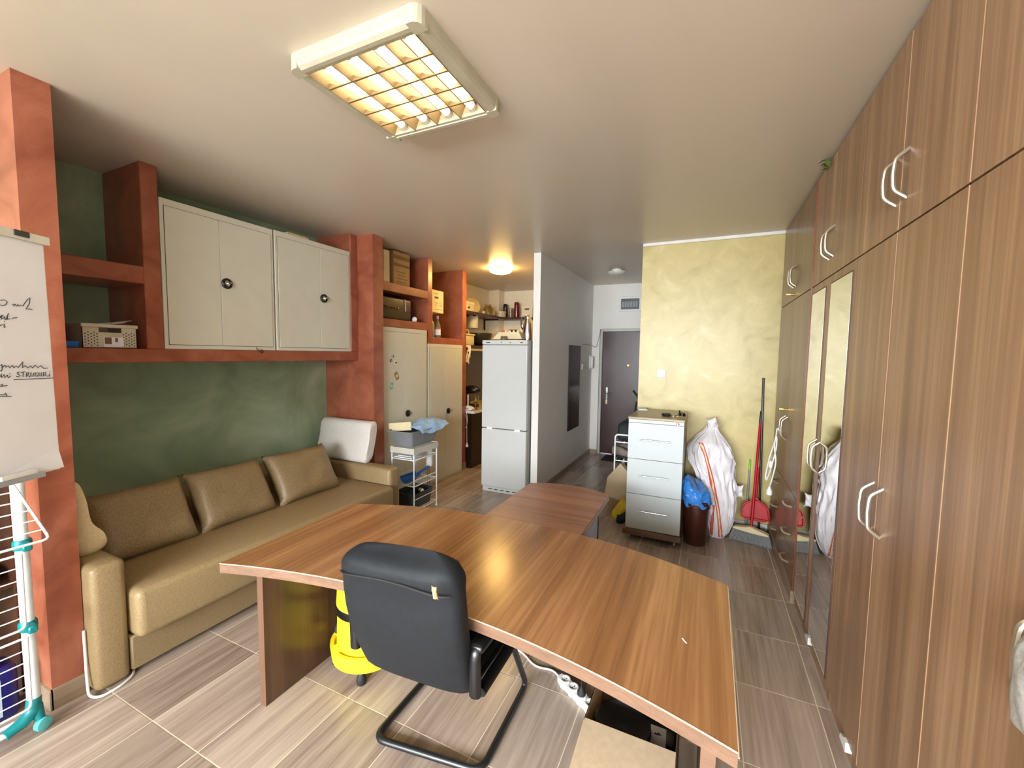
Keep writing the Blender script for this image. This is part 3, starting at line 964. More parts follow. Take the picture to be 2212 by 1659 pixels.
rows = []
for v in (0.0, 0.015, 0.05, 0.12, 0.25, 0.4, 0.55, 0.7, 0.8, 0.86, 0.90, 0.94, 0.97, 0.99, 1.0):
    sc = 1.0
    if v < 0.05:
        sc = 0.90 + 0.10 * (v / 0.05) ** 0.5
    if v > 0.84:
        sc = max(0.62, (1 - ((v - 0.84) / 0.16) ** 3.2 * 0.38))
    th = 0.044 + 0.012 * math.sin(math.pi * v) + (0.014 if 0.82 < v < 0.96 else 0)
    th *= 1.0 if 0.04 < v < 0.95 else (0.7 if v < 0.04 else max(0.22, 1 - ((v - 0.95) / 0.05) ** 2 * 0.8))
    yy = 1.225 - 0.165 * v - 0.03 * math.sin(math.pi * v)
    zz = 0.365 + 0.565 * v
    hw = 0.236 + 0.010 * math.sin(math.pi * v)
    rows.append(((-0.94 + 0.045 * v, yy, zz + 0.0), (hw * sc, 0.004, 0.012), (0, th, 0.010)))
G().add([], [])
bk = ring_loft(rows, 28, 3.6).obj('backrest', M['black_leather'], K, 60)
seam = []
for i in range(21):
    u = -0.95 + 1.9 * i / 20
    v = 0.835 + 0.02 * math.cos(u * 2.2)
    yy = 1.225 - 0.165 * v - 0.03 * math.sin(math.pi * v) - 0.066 + 0.03 * abs(u) ** 9
    seam.append((-0.94 + 0.045 * v + u * 0.236, yy, 0.365 + 0.565 * v + 0.012 * u))
G().tube(seam, 0.0035, 6).obj('piping', M['black_rubber'], bk)
G().pillow((-0.694, 0.974, 0.880), (0.97, 0.10, 0), (-0.1, -0.1, 1), (0.25, -1, 0), 0.009, 0.022, 0.006, 8, 8, 0.2).obj('torn_patch', M['foam_torn'], bk, 60)


def arm_loop(x):
    pts = [(x, 1.165, 0.425), (x, 1.160, 0.592), (x, 1.52, 0.575), (x, 1.50, 0.42)]
    P = bend(pts + [pts[0]], 0.04, 5)
    P = bend([pts[0], pts[1], pts[2], pts[3], (x, 1.20, 0.41)], 0.035, 6)
    g = G().tube(P, 0.017, 10, flat=1.3)
    g.box(x - 0.028, x + 0.028, 1.16, 1.50, 0.575, 0.605, 0.012, 3)
    return g


for x in (-1.205, -0.665):
    arm_loop(x).obj('armrest', M['black_plastic'], K, 50)

# ------------------------------------------------------------------ wet and dry vacuum under the desk
vx, vy = -1.515, 1.555
Vc = thing('vacuum_cleaner', 'yellow and black wet and dry vacuum cleaner under the desk', 'vacuum cleaner', (vx, vy, 0))
G().lathe([(0.15, 0.045), (0.178, 0.06), (0.185, 0.12), (0.185, 0.135), (0.168, 0.135), (0.160, 0.11), (0.12, 0.11)], (vx, vy, 0), 36).obj('base_tray', M['yellow_plastic'], Vc, 40)
G().lathe([(0.155, 0.10), (0.150, 0.28), (0.148, 0.295)], (vx, vy, 0), 36).obj('tank', M['yellow_plastic'], Vc, 40)
G().lathe([(0.155, 0.295), (0.160, 0.302), (0.160, 0.328), (0.154, 0.335)], (vx, vy, 0), 36).obj('band', M['black_plastic'], Vc, 40)
G().lathe([(0.154, 0.335), (0.150, 0.40), (0.132, 0.46), (0.08, 0.49), (0.002, 0.495)], (vx, vy, 0), 36).obj('head', M['yellow_plastic'], Vc, 50)
for a in (3.5, 4.35, 5.1, 0.6, 2.2):
    cx, cy = vx + 0.155 * math.cos(a), vy + 0.155 * math.sin(a)
    if a in (3.5, 4.35):
        G().lathe([(0.022, 0.112), (0.024, 0.15), (0.018, 0.154)], (cx, cy, 0), 14).obj('accessory_peg', M['yellow_plastic'], Vc, 40)
for a in (3.75, 5.25, 0.4, 2.2):
    cx, cy = vx + 0.16 * math.cos(a), vy + 0.16 * math.sin(a)
    G().lathe([(0.02, 0), (0.024, 0.02), (0.018, 0.04), (0.01, 0.06)], (cx, cy, 0), 14).obj('caster', M['black_rubber'], Vc, 40)
a = 3.72
ex, ey = vx + 0.145 * math.cos(a), vy + 0.145 * math.sin(a)
G().tube(bend([(ex - 0.02, ey + 0.03, 0.36), (ex - 0.015, ey - 0.005, 0.33), (ex, ey - 0.01, 0.25), (ex + 0.005, ey - 0.014, 0.21)], 0.03), 0.004, 8).tube([(ex - 0.03, ey + 0.05, 0.37), (ex - 0.035, ey + 0.02, 0.33), (ex - 0.02, ey, 0.31), (ex + 0.01, ey - 0.012, 0.34)], 0.005, 8).obj('power_cord', M['black_rubber'], Vc, 50)
G().lathe([(0.006, 0.215), (0.014, 0.20), (0.018, 0.18), (0.016, 0.172)], (ex + 0.005, ey - 0.014, 0), 12).obj('plug', M['black_rubber'], Vc, 40)

# ------------------------------------------------------------------ box, power strip under the desk
B = thing('cardboard_box', 'open cardboard box with its flap folded out, under the right half of the desk', 'box', (-0.186, 1.50, 0))
bx0, bx1, by0, by1, bz = -0.336, -0.036, 1.35, 1.65, 0.32
G().box(bx0, bx1, by0, by1, 0.0, 0.004).obj('bottom', M['card'], B)
G().box(bx0, bx0 + 0.004, by0, by1, 0.004, bz).obj('side', M['card_old'], B)
G().box(bx1 - 0.004, bx1, by0, by1, 0.004, bz).obj('side', M['card_dark'], B)
G().box(bx0 + 0.004, bx1 - 0.004, by0, by0 + 0.004, 0.004, bz).obj('side', M['card'], B)
G().box(bx0 + 0.004, bx1 - 0.004, by1 - 0.004, by1, 0.004, bz).obj('side', M['card'], B)
G().extrude([(0, 0), (0, 0.004), (-0.18, -0.012), (-0.18, -0.016)], (bx0 + 0.002, by0 + 0.004, bz - 0.001), (0, 1, 0), (0, 0, 1), (bx1 - bx0 - 0.004, 0, 0)).obj('flap', M['card'], B)
G().extrude([(0, 0), (0.003, 0), (-0.035, -0.16), (-0.038, -0.16)], (bx0, by0 - 0.0, bz), (1, 0, 0), (0, 0, 1), (0, 0.25, 0)).obj('flap', M['card_old'], B)
sp_ = thing('speaker_cone', 'round black speaker lying in the open cardboard box', 'speaker', (-0.225, 1.47, 0.004))
G().lathe([(0.09, 0.004), (0.095, 0.20), (0.100, 0.235), (0.094, 0.245), (0.088, 0.236), (0.05, 0.215), (0.02, 0.212), (0.002, 0.222)], (-0.225, 1.475, 0), 32).obj('cone', M['black_rubber'], sp_, 40)
G().lathe([(0.094, 0.245), (0.098, 0.25), (0.100, 0.245)], (-0.225, 1.475, 0), 32, caps=False).obj('rim', M['black_plastic'], sp_, 40)
cd = thing('printed_card', 'white card with a small dark wavy print in the cardboard box', 'card', (-0.10, 1.45, 0.15))
G().box(-0.128, -0.076, 1.452, 1.455, 0.10, 0.268).rot(-0.25, (-0.10, 1.453, 0.10), 'X').obj('sheet', M['paper'], cd)
G().extrude([(0, 0), (0.006, 0.006), (0.012, 0.004), (0.017, 0.010), (0.022, 0.005), (0.030, 0.002), (0.022, 0.001), (0.012, -0.001)], (-0.118, 1.4885, 0.238), (1, 0, 0), (0, 0.24, 0.97), (0, -0.0012, 0.0004)).obj('print', M['ink'], cd)
tag(G().box(-0.326, -0.045, 1.53, 1.64, 0.004, 0.17, 0.01, 2).obj('black_case', M['black_plastic'], None, 40), 'plain black case filling the back of the cardboard box', 'case')
tag(G().lathe([(0.018, 0), (0.02, 0.15), (0.012, 0.18), (0.012, 0.2), (0.002, 0.205)], (-0.058, 1.415, 0.004), 14).obj('small_bottle', M['pink'], None, 40), 'small pink bottle in the right corner of the cardboard box', 'bottle')
tag(G().ball((-0.085, 1.405, 0.12), (0.024, 0.02, 0.026)).cyl((-0.085, 1.405, 0.004), (-0.085, 1.405, 0.10), 0.018).obj('small_jar', M['grey_plastic'], None, 50), 'small grey round jar in the cardboard box', 'jar')

P = thing('power_strip', 'white four-way power strip on the floor beside the cardboard box', 'power strip', (-0.48, 1.80, 0))
d_ = Vector((0.86, -0.51, 0)).normalized()
s_ = Vector((0.51, 0.86, 0)).normalized()
o_ = Vector((-0.575, 1.845, 0))
outline = []
for i in range(4):
    outline += [(0.012 + 0.055 * i, 0.0215), (0.028 + 0.055 * i, 0.027), (0.044 + 0.055 * i, 0.0215)]
poly = [(-0.012, -0.014), (-0.012, 0.014)] + outline + [(0.225, 0.014), (0.225, -0.014)] + [(a, -b) for a, b in reversed(outline)]
G().extrude(poly[::-1], o_ + Vector((0, 0, 0.001)), d_, s_, (0, 0, 0.03)).obj('housing', M['white_plastic'], P)
for i in range(4):
    c = o_ + d_ * (0.028 + 0.055 * i)
    s = G().lathe([(0.024, 0.031), (0.024, 0.038), (0.019, 0.038), (0.018, 0.033), (0.002, 0.033)], c, 20).obj('socket', M['white_plastic'], P, 40)
    G().cyl(c + s_ * 0.007 + Vector((0, 0, 0.033)), c + s_ * 0.007 + Vector((0, 0, 0.0345)), 0.003, 8).cyl(c - s_ * 0.007 + Vector((0, 0, 0.033)), c - s_ * 0.007 + Vector((0, 0, 0.0345)), 0.003, 8).obj('pin_hole', M['dark_grey'], s)
G().tube(bend([o_ - d_ * 0.012 + Vector((0, 0, 0.016)), o_ + Vector((-0.06, 0.05, 0.006)), o_ + Vector((-0.15, 0.03, 0.005)), o_ + Vector((-0.25, 0.10, 0.005)), o_ + Vector((-0.36, 0.12, 0.005)), o_ + Vector((-0.5, 0.02, 0.005))], 0.06), 0.005, 8).obj('cable', M['white_plastic'], P, 50)
c = o_ + d_ * (0.028 + 0.11)
pl = thing('black_plug', 'black plug and cord in the white power strip', 'plug', (c.x, c.y, 0.034))
G().lathe([(0.019, 0.034), (0.019, 0.05), (0.012, 0.06), (0.005, 0.075)], c, 14).obj('plug_body', M['black_rubber'], pl, 40)
G().tube([c + Vector((0, 0, 0.07)), c + Vector((-0.002, 0.004, 0.2)), c + Vector((-0.004, 0.012, 0.4)), c + Vector((-0.004, 0.02, 0.632))], 0.003, 6).obj('cord', M['black_rubber'], pl, 50)

# ------------------------------------------------------------------ fridge
Fz = thing('fridge_freezer', 'tall white fridge freezer at the end of the partition wall', 'fridge', (-2.04, 4.46, 0))
fx0, fx1, fy, fz = -2.318, -1.764, 4.16, 1.732
G().box(fx0 + 0.004, fx1 - 0.002, fy + 0.062, fy + 0.60, 0.03, fz, 0.006).obj('cabinet', M['fridge_grey'], Fz)
G().box(fx0, fx1, fy + 0.0, fy + 0.058, 1.684, fz, 0.006, 2).obj('control_panel', M['fridge'], Fz)
G().box(fx0, fx1, fy, fy + 0.056, 0.742, 1.680, 0.008, 2).obj('fridge_door', M['fridge'], Fz)
G().box(fx0, fx1, fy, fy + 0.056, 0.065, 0.734, 0.008, 2).obj('freezer_door', M['fridge'], Fz)
G().box(fx0 + 0.01, fx1 - 0.01, fy + 0.012, fy + 0.06, 0.0, 0.062, 0.004).obj('toe_grille', M['fridge'], Fz)
for i in range(5):
    G().box(fx0 + 0.09 + 0.075 * i, fx0 + 0.135 + 0.075 * i, fy + 0.0095, fy + 0.013, 0.028, 0.038).obj('grille_slot', M['dark_grey'], Fz)
for xx in (-2.215, -1.87):
    G().pillow((xx, fy + 0.0, 0.738), (1, 0, 0), (0, 0, 1), (0, -1, 0), 0.05, 0.018, 0.008, 14, 8, 0.3, power=0.5).obj('grip', M['white_plastic'], Fz, 60)
G().box(fx0 + 0.04, fx1 - 0.01, fy + 0.02, fy + 0.05, 0.734, 0.742).obj('gasket', M['dark_grey'], Fz)
for a, b in ((0.05, 0.10), (0.235, 0.245), (0.345, 0.355), (0.47, 0.50)):
    G().box(fx0 + a, fx0 + b, fy - 0.0008, fy + 0.001, 1.702, 1.712).obj('panel_mark', M['dark_grey'], Fz)

# ------------------------------------------------------------------ filing cabinet
FC = thing('filing_cabinet', 'tall white three-drawer cabinet on casters in front of the yellow wall', 'cabinet', (-0.365, 3.92, 0))
cx0, cx1, cy0, cy1 = -0.585, -0.148, 3.61, 4.22
G().box(cx0, cx1, cy0 + 0.018, cy1, 0.105, 1.048, 0.002).obj('body', M['cab_top'], FC)
G().box(cx0 - 0.004, cx1 + 0.004, cy0 - 0.004, cy1, 1.048, 1.068, 0.003).obj('top', M['cab_top'], FC)
G().box(cx0, cx1, cy0, cy0 + 0.017, 1.021, 1.047, 0.001).obj('top_rail', M['cab_white'], FC)
for z0, z1 in ((0.713, 1.017), (0.411, 0.709), (0.105, 0.407)):
    d = G().box(cx0, cx1, cy0, cy0 + 0.017, z0, z1, 0.0015).obj('drawer', M['cab_white'], FC)
    zc = z0 + (z1 - z0) * 0.55
    G().cyl((-0.49, cy0 - 0.024, zc), (-0.25, cy0 - 0.024, zc), 0.0055, 10).cyl((-0.47, cy0 - 0.024, zc), (-0.47, cy0 + 0.002, zc), 0.004, 8).cyl((-0.27, cy0 - 0.024, zc), (-0.27, cy0 + 0.002, zc), 0.004, 8).obj('handle', M['chrome'], d, 40)
G().lathe([(0.011, 0), (0.011, 0.006), (0.006, 0.009)], (-0.195, cy0 + 0.001, 1.034), 12, (0, -1, 0)).box(-0.197, -0.193, cy0 - 0.016, cy0 - 0.006, 1.020, 1.040).obj('lock', M['chrome'], FC, 40)
G().box(cx0 - 0.02, cx1 + 0.01, cy0 - 0.022, cy1, 0.055, 0.103, 0.002).obj('plinth', wood('plinth_walnut', (84, 54, 34), (100, 66, 42), (116, 80, 54), 'x', 0.35), FC)
for xx in (cx0 + 0.03, cx1 - 0.04):
    for yy in (cy0 + 0.03, cy1 - 0.05):
        G().lathe([(0.022, -0.009), (0.024, 0), (0.022, 0.009)], (xx, yy, 0.0245), 14, (1, 0, 0)).cyl((xx, yy, 0.03), (xx, yy, 0.056), 0.012, 8).obj('caster', M['grey_plastic'], FC, 40)
tag(G().box(-0.585, -0.505, 4.06, 4.20, 1.0685, 1.080, 0.003).rot(0.25, (-0.55, 4.12, 1.07), 'Z').obj('white_gadget', M['white_plastic'], None, 40), 'flat white gadget at the back left of the cabinet top', 'gadget')
ky = thing('key_bunch', 'bunch of dark keys lying on the white drawer cabinet', 'keys', (-0.24, 3.80, 1.068))
G().tube(arc((-0.245, 3.80, 1.071), 0.018, 0, 6.28, 14)[:-1], 0.002, 6, True).obj('ring', M['satin'], ky, 40)
for i, a in enumerate((0.2, 1.0, 2.7, 3.3, 4.0, 5.6)):
    u = Vector((math.cos(a), math.sin(a), 0))
    s = Vector((-u.y, u.x, 0))
    c = Vector((-0.245, 3.80, 1.0715 + 0.0025 * i)) + u * 0.018
    G().extrude([(0, 0.010), (0.022, 0.012), (0.026, 0.004), (0.065, 0.004), (0.065, -0.004), (0.026, -0.004), (0.022, -0.012), (0, -0.010)][::-1], c, u, s, (0, 0, 0.0025)).obj('key', M['dark_metal'] if i % 2 else M['brass'], ky)
for i, a in enumerate((0.6, 1.7, 4.7)):
    u = Vector((math.cos(a), math.sin(a) * 0.6, 0.5)).normalized()
    s = Vector((-u.y, u.x, 0)).normalized()
    c = Vector((-0.22 + 0.03 * i, 3.79, 1.075))
    G().extrude([(0, 0.012), (0.03, 0.013), (0.034, 0.005), (0.06, 0.005), (0.06, -0.005), (0.034, -0.005), (0.03, -0.013), (0, -0.012)][::-1], c, u, s, (0, 0, 0.006)).obj('key', M['black_plastic'] if i else M['dark_metal'], ky)
G().pillow((-0.30, 3.79, 1.080), (0.95, 0.2, 0), (-0.2, 0.95, 0), (0, 0, 1), 0.045, 0.018, 0.012, 10, 8, 0.1).obj('key_pouch', M['black_leather'], ky, 60)

# ------------------------------------------------------------------ bin, sack, brooms
bn = thing('waste_bin', 'dark brown plastic waste bin beside the white drawer cabinet', 'bin', (-0.035, 3.80, 0))
bc = (-0.035, 3.805, 0)
G().lathe([(0.083, 0), (0.088, 0.006), (0.103, 0.33), (0.103, 0.335), (0.110, 0.338), (0.112, 0.36), (0.110, 0.382), (0.104, 0.384), (0.100, 0.33), (0.085, 0.03)], bc, 36).obj('bucket', M['brown_plastic'], bn, 40)
G().tube([Vector(bc) + Vector((0.106 * math.cos(t), 0.106 * math.sin(t), 0.318)) for t in [i * 2 * math.pi / 36 for i in range(36)]], 0.004, 8, True).obj('rib', M['brown_plastic'], bn, 50)
lg = G().grid(lambda u, v: (lambda a, t: (bc[0] + (0.114 - 0.06 * t ** 2.2) * math.cos(a) - 0.03 * t, bc[1] + (0.116 - 0.05 * t ** 2.2) * math.sin(a), 0.345 - 0.018 * math.sin(a * 5) * (1 - t) + 0.18 * math.sin(t * 1.45) ** 0.8 * (1 + 0.3 * math.cos(a - 2.6))))(2 * math.pi * u, v), 72, 24, True)
top_i = [i * 24 + 23 for i in range(72)]
lg.f.append(tuple(top_i))
lg.jitter(0.016, 12, 2.0)
lg.jitter(0.012, 38, 5.0)
tag(lg.obj('bin_liner', M['blue_bag'], None, 60), 'bulging blue plastic bag over the brown waste bin', 'bag')
cb = thing('cardboard_sheet', 'brown cardboard sheet standing behind the waste bin', 'cardboard', (0.0, 4.24, 0))
G().box(-0.10, 0.10, 4.20, 4.215, 0.0, 0.78).rot(-0.06, (0, 4.21, 0), 'X').obj('sheet', M['card_old'], cb)
G().box(-0.085, -0.06, 4.155, 4.158, 0.60, 0.66).box(-0.05, -0.02, 4.155, 4.158, 0.61, 0.67).rot(-0.0, (0, 4.21, 0), 'X').obj('print', M['red_gloss'], cb)

SK = thing('woven_sack', 'full white woven plastic sack with orange stripes leaning on the yellow wall', 'sack', (0.11, 4.08, 0))


SE = [(0.0, 0.085, 0.19), (0.05, 0.075, 0.225), (0.12, 0.062, 0.248), (0.25, 0.04, 0.265), (0.4, 0.0, 0.27), (0.55, -0.06, 0.268), (0.66, -0.118, 0.258), (0.74, -0.135, 0.242), (0.81, -0.112, 0.215), (0.87, -0.06, 0.17), (0.92, -0.005, 0.125), (0.96, 0.025, 0.105), (1.0, 0.04, 0.09)]


def sack_pt(a, t):
    for (t0, l0, r0), (t1, l1, r1) in zip(SE, SE[1:]):
        if t <= t1:
            k = (t - t0) / (t1 - t0)
            l, r = l0 + (l1 - l0) * k, r0 + (r1 - r0) * k
            break
    cx, rx = (l + r) / 2, (r - l) / 2
    ry = min(0.125, rx * 0.8)
    cy = 4.03 + 0.13 * t
    q = Vector((math.cos(a), math.sin(a), 0))
    f1 = mnoise.noise(Vector((q.x * 1.4, q.y * 1.4, t * 4.0 + 3.3)))
    f2 = abs(mnoise.noise(Vector((q.x * 3.2 + t * 1.5, q.y * 3.2, t * 2.2 + 1.1))))
    f3 = abs(mnoise.noise(Vector((q.x * 6.0 - t * 2.0, q.y * 6.0, t * 6.0 + 7.0))))
    k = 1 + 0.12 * f1 - 0.34 * f2 - 0.16 * f3 + 0.09
    e = 2.6
    g_ = (abs(q.x) ** e + abs(q.y) ** e) ** (-1 / e)
    return (cx + rx * k * g_ * q.x, cy + ry * k * g_ * q.y, 0.985 * t + 0.02 * f1 * t)


sg = G().grid(lambda u, v: sack_pt(2 * math.pi * u, v), 96, 80, True)
sg.f.append(tuple(i * 80 for i in range(96))[::-1])
sg.f.append(tuple(i * 80 + 79 for i in range(96)))
sk = sg.obj('sack_body', M['sack'], SK, 55)
for x0_, x1_, w, mt, off in ((-0.015, 0.165, 0.016, 'sack_stripe_red', 0.0022), (-0.015, 0.165, 0.006, 'cream_plastic', 0.0034), (0.04, 0.1, 0.01, 'sack_stripe_red', 0.0022)):
    t0, t1 = 0.015, (0.83 if x1_ > 0.12 else 0.30)

    def fn(u, v, x0_=x0_, x1_=x1_, w=w, off=off):
        t = t0 + (t1 - t0) * v
        xx = x1_ + (x0_ - x1_) * ((t - t0) / 0.815) ** 1.5 if x1_ > 0.12 else x1_
        for (ta, l0, r0), (tb, l1, r1) in zip(SE, SE[1:]):
            if t <= tb:
                k = (t - ta) / (tb - ta)
                l, r = l0 + (l1 - l0) * k, r0 + (r1 - r0) * k
                break
        cq = max(-0.93, min(0.93, (xx + w * (u * 2 - 1) - (l + r) / 2) / ((r - l) / 2)))
        a = 2 * math.pi - math.acos(cq)
        p_ = Vector(sack_pt(a, t))
        c_ = Vector(((l + r) / 2, 4.03 + 0.13 * t, p_.z))
        return p_ + (p_ - c_).normalized() * off
    G().grid(fn, 5, 70).obj('stripe', M[mt], SK, 70)
G().pillow((0.062, 4.14, 0.985), (1, 0, 0.4), (-0.2, 0.2, 1), (0, -1, 0.3), 0.05, 0.05, 0.03, 14, 12, 0.2, 4, 0.03).obj('gathered_top', M['sack'], SK, 70)
G().pillow((0.30, 4.13, 0.40), (1, 0, 0.1), (0, 0, 1), (0, 1, 0), 0.04, 0.07, 0.012, 12, 12, 0.3, 8, 0.02).obj('loose_corner', M['sack'], SK, 70)

BR = thing('broom', 'red handled broom with grey bristles against the yellow wall', 'broom', (0.43, 4.13, 0))
G().tube([(0.398, 4.02, 0.12), (0.452, 4.30, 1.0)], 0.011, 12).obj('handle', M['red_plastic'], BR, 50)
G().tube([(0.452, 4.30, 0.985), (0.4575, 4.322, 1.10)], [0.0125, 0.011], 12).obj('handle_grip', M['black_plastic'], BR, 50)
G().extrude(smooth_poly([(-0.135, 0.0), (-0.135, 0.02), (-0.03, 0.035), (0.0, 0.05), (0.03, 0.035), (0.135, 0.012), (0.135, -0.008)][::-1], 2), (0.388, 3.99, 0.098), (0.97, -0.24, 0), (0, 0, 1), (0.012, 0.048, 0)).obj('broom_head', M['cream_plastic'], BR, 40)
for i in range(34):
    t = -1 + 2 * i / 33
    c = Vector((0.388, 3.99, 0)) + Vector((0.97, -0.24, 0)) * (t * 0.13)
    for j in range(3):
        dz = Vector((0.012, 0.048, 0)) * (0.15 + 0.35 * j)
        e = c + dz + Vector((0.97, -0.24, 0)) * (t * 0.03) + Vector((0.0, -0.012 + 0.012 * j, 0.003))
        G().tube([c + dz + Vector((0, 0, 0.104)), (c + dz + e) / 2 + Vector((0, 0, 0.05)), e], [0.0028, 0.0036, 0.0042], 5).obj('bristle_tuft', M['bristle'], BR)
DP = thing('dustpan', 'red dustpan clipped upright on the broom handle', 'dustpan', (0.44, 4.15, 0.14))
dp = smooth_poly([(-0.10, 0.0), (0.10, -0.015), (0.105, 0.06), (0.09, 0.13), (0.03, 0.165), (0.0, 0.2), (-0.03, 0.165), (-0.09, 0.14), (-0.103, 0.07)], 2)
G().extrude(dp, (0.432, 4.118, 0.165), (1, 0, 0), (0, 0.19, 0.98), (0.0, 0.006, 0)).obj('pan', M['red_plastic'], DP, 40)
rimp = [Vector((0.432, 4.118, 0.165)) + Vector((u, 0.19 * v - 0.012, 0.98 * v)) for u, v in dp if v > 0.012]
rimp = sorted([p_ for p_ in rimp], key=lambda q: math.atan2(q.z - 0.25, q.x - 0.432))
G().tube(rimp, 0.008, 6).obj('pan_rim', M['red_plastic'], DP, 50)
G().tube([(0.432, 4.145, 0.33), (0.445, 4.20, 0.62)], 0.012, 10).obj('pan_handle', M['red_plastic'], DP, 50)
MP = thing('mop', 'black poled mop with a blue head behind the broom', 'mop', (0.49, 4.24, 0))
G().tube([(0.478, 4.23, 0.05), (0.458, 4.318, 1.39)], 0.0095, 12).obj('pole', M['black_tube'], MP, 50)
G().cyl((0.4583, 4.317, 1.375), (0.4578, 4.319, 1.40), 0.011, 12).obj('pole_cap', M['dark_grey'], MP, 40)
G().box(0.415, 0.540, 4.17, 4.29, 0.022, 0.045, 0.008, 2).obj('mop_plate', plain('navy_plastic', (24, 62, 130), 0.4), MP, 40)
G().box(0.410, 0.544, 4.165, 4.295, 0.0, 0.022, 0.006, 2).obj('mop_pad', M['white_plastic'], MP, 40)
HB = thing('hand_brush', 'grey stick with a lime green tip leaning beside the broom', 'stick', (0.385, 4.27, 0))
G().tube([(0.375, 4.24, 0.0), (0.388, 4.319, 0.56)], 0.0085, 10).obj('stick', M['grey_plastic'], HB, 50)
G().tube([(0.388, 4.319, 0.56), (0.3895, 4.3205, 0.655)], [0.0095, 0.008], 10).obj('tip', M['green_plastic'], HB, 50)

# white extension cable hung on the far wardrobe handle
cbw = thing('hanging_cable', 'white cable with a plug hung on the far wardrobe door handle', 'cable', (0.51, 3.77, 0.5))
hx, hy = 0.516, 3.77
pts = [(hx + 0.012, hy, 1.02), (hx - 0.006, hy, 1.04), (hx - 0.010, hy + 0.02, 0.95), (hx - 0.045, hy + 0.03, 0.78), (hx - 0.060, hy + 0.05, 0.64), (hx - 0.052, hy + 0.05, 0.60), (hx - 0.030, hy + 0.0, 0.72), (hx - 0.004, hy - 0.02, 0.90), (hx - 0.008, hy - 0.01, 1.0), (hx - 0.024, hy - 0.02, 0.90), (hx + 0.0, hy - 0.02, 0.78), (hx - 0.026, hy, 0.60), (hx - 0.030, hy + 0.03, 0.56)]
G().tube(bend(pts, 0.06, 6), 0.0055, 8).obj('cord', M['white_plastic'], cbw, 50)
G().box(hx - 0.046, hx - 0.022, hy - 0.0, hy + 0.03, 0.72, 0.775, 0.004).obj('cable_tie', M['white_plastic'], cbw)
G().lathe([(0.020, 0), (0.022, 0.03), (0.012, 0.05), (0.006, 0.07)], (hx - 0.030, hy + 0.03, 0.50), 14).obj('plug', M['white_plastic'], cbw, 40)

# light grey item hung on the nearest wardrobe handle
tag(G().pillow((0.502, 0.892, 1.045), (0, 1, 0), (0, 0, 1), (-1, 0, 0), 0.085, 0.075, 0.022, 20, 16, 0.02, 2, 0.008, 0.35).obj('grey_pouch', M['grey_fabric'], None, 60),
    'light grey padded fabric pouch on the nearest wardrobe, at the photo edge', 'fabric pouch')

# ------------------------------------------------------------------ flip chart at the left edge
FCt = thing('flip_chart', 'white flip chart with handwritten notes, cut off by the left edge of the photo', 'flip chart', (-1.9, 0.35, 0))
bd = Vector((0.4226, -0.9063, 0))
bn_ = Vector((0.9063, 0.4226, 0))
lean = 0.012
bu = (Vector((0, 0, 1)) * math.cos(lean) - bn_ * math.sin(lean)).normalized()
bnn = bd.cross(bu)
if bnn.dot(bn_) < 0:
    bnn = -bnn
bo = Vector((-2.0382, 0.64, 1.5582))


def bq(u, v, w=0.0):
    return bo + bd * u + bu * v + bnn * w


def bbox(u0, u1, v0, v1, w0, w1):
    return G().add([bq(u, v, w) for w in (w0, w1) for v in (v0, v1) for u in (u0, u1)],
                   [(0, 1, 3, 2), (4, 6, 7, 5), (0, 4, 5, 1), (2, 3, 7, 6), (0, 2, 6, 4), (1, 5, 7, 3)])


bbox(0.004, 0.66, -0.40, 0.375, -0.022, -0.006).obj('board', M['white_plastic'], FCt)
pad = bbox(0.010, 0.65, -0.385, 0.365, -0.006, -0.0005).obj('paper_pad', M['paper'], FCt)
bbox(-0.002, 0.66, 0.366, 0.392, -0.008, 0.010).obj('clamp_bar', plain('ivory_clamp_bar', (222, 220, 206), 0.4), FCt)
bbox(0.06, 0.10, 0.374, 0.392, 0.010, 0.014).obj('clamp_screw', M['dark_grey'], FCt)
bbox(0.075, 0.66, -0.406, -0.390, -0.012, 0.022).obj('pen_tray', M['grey_wire'], FCt)
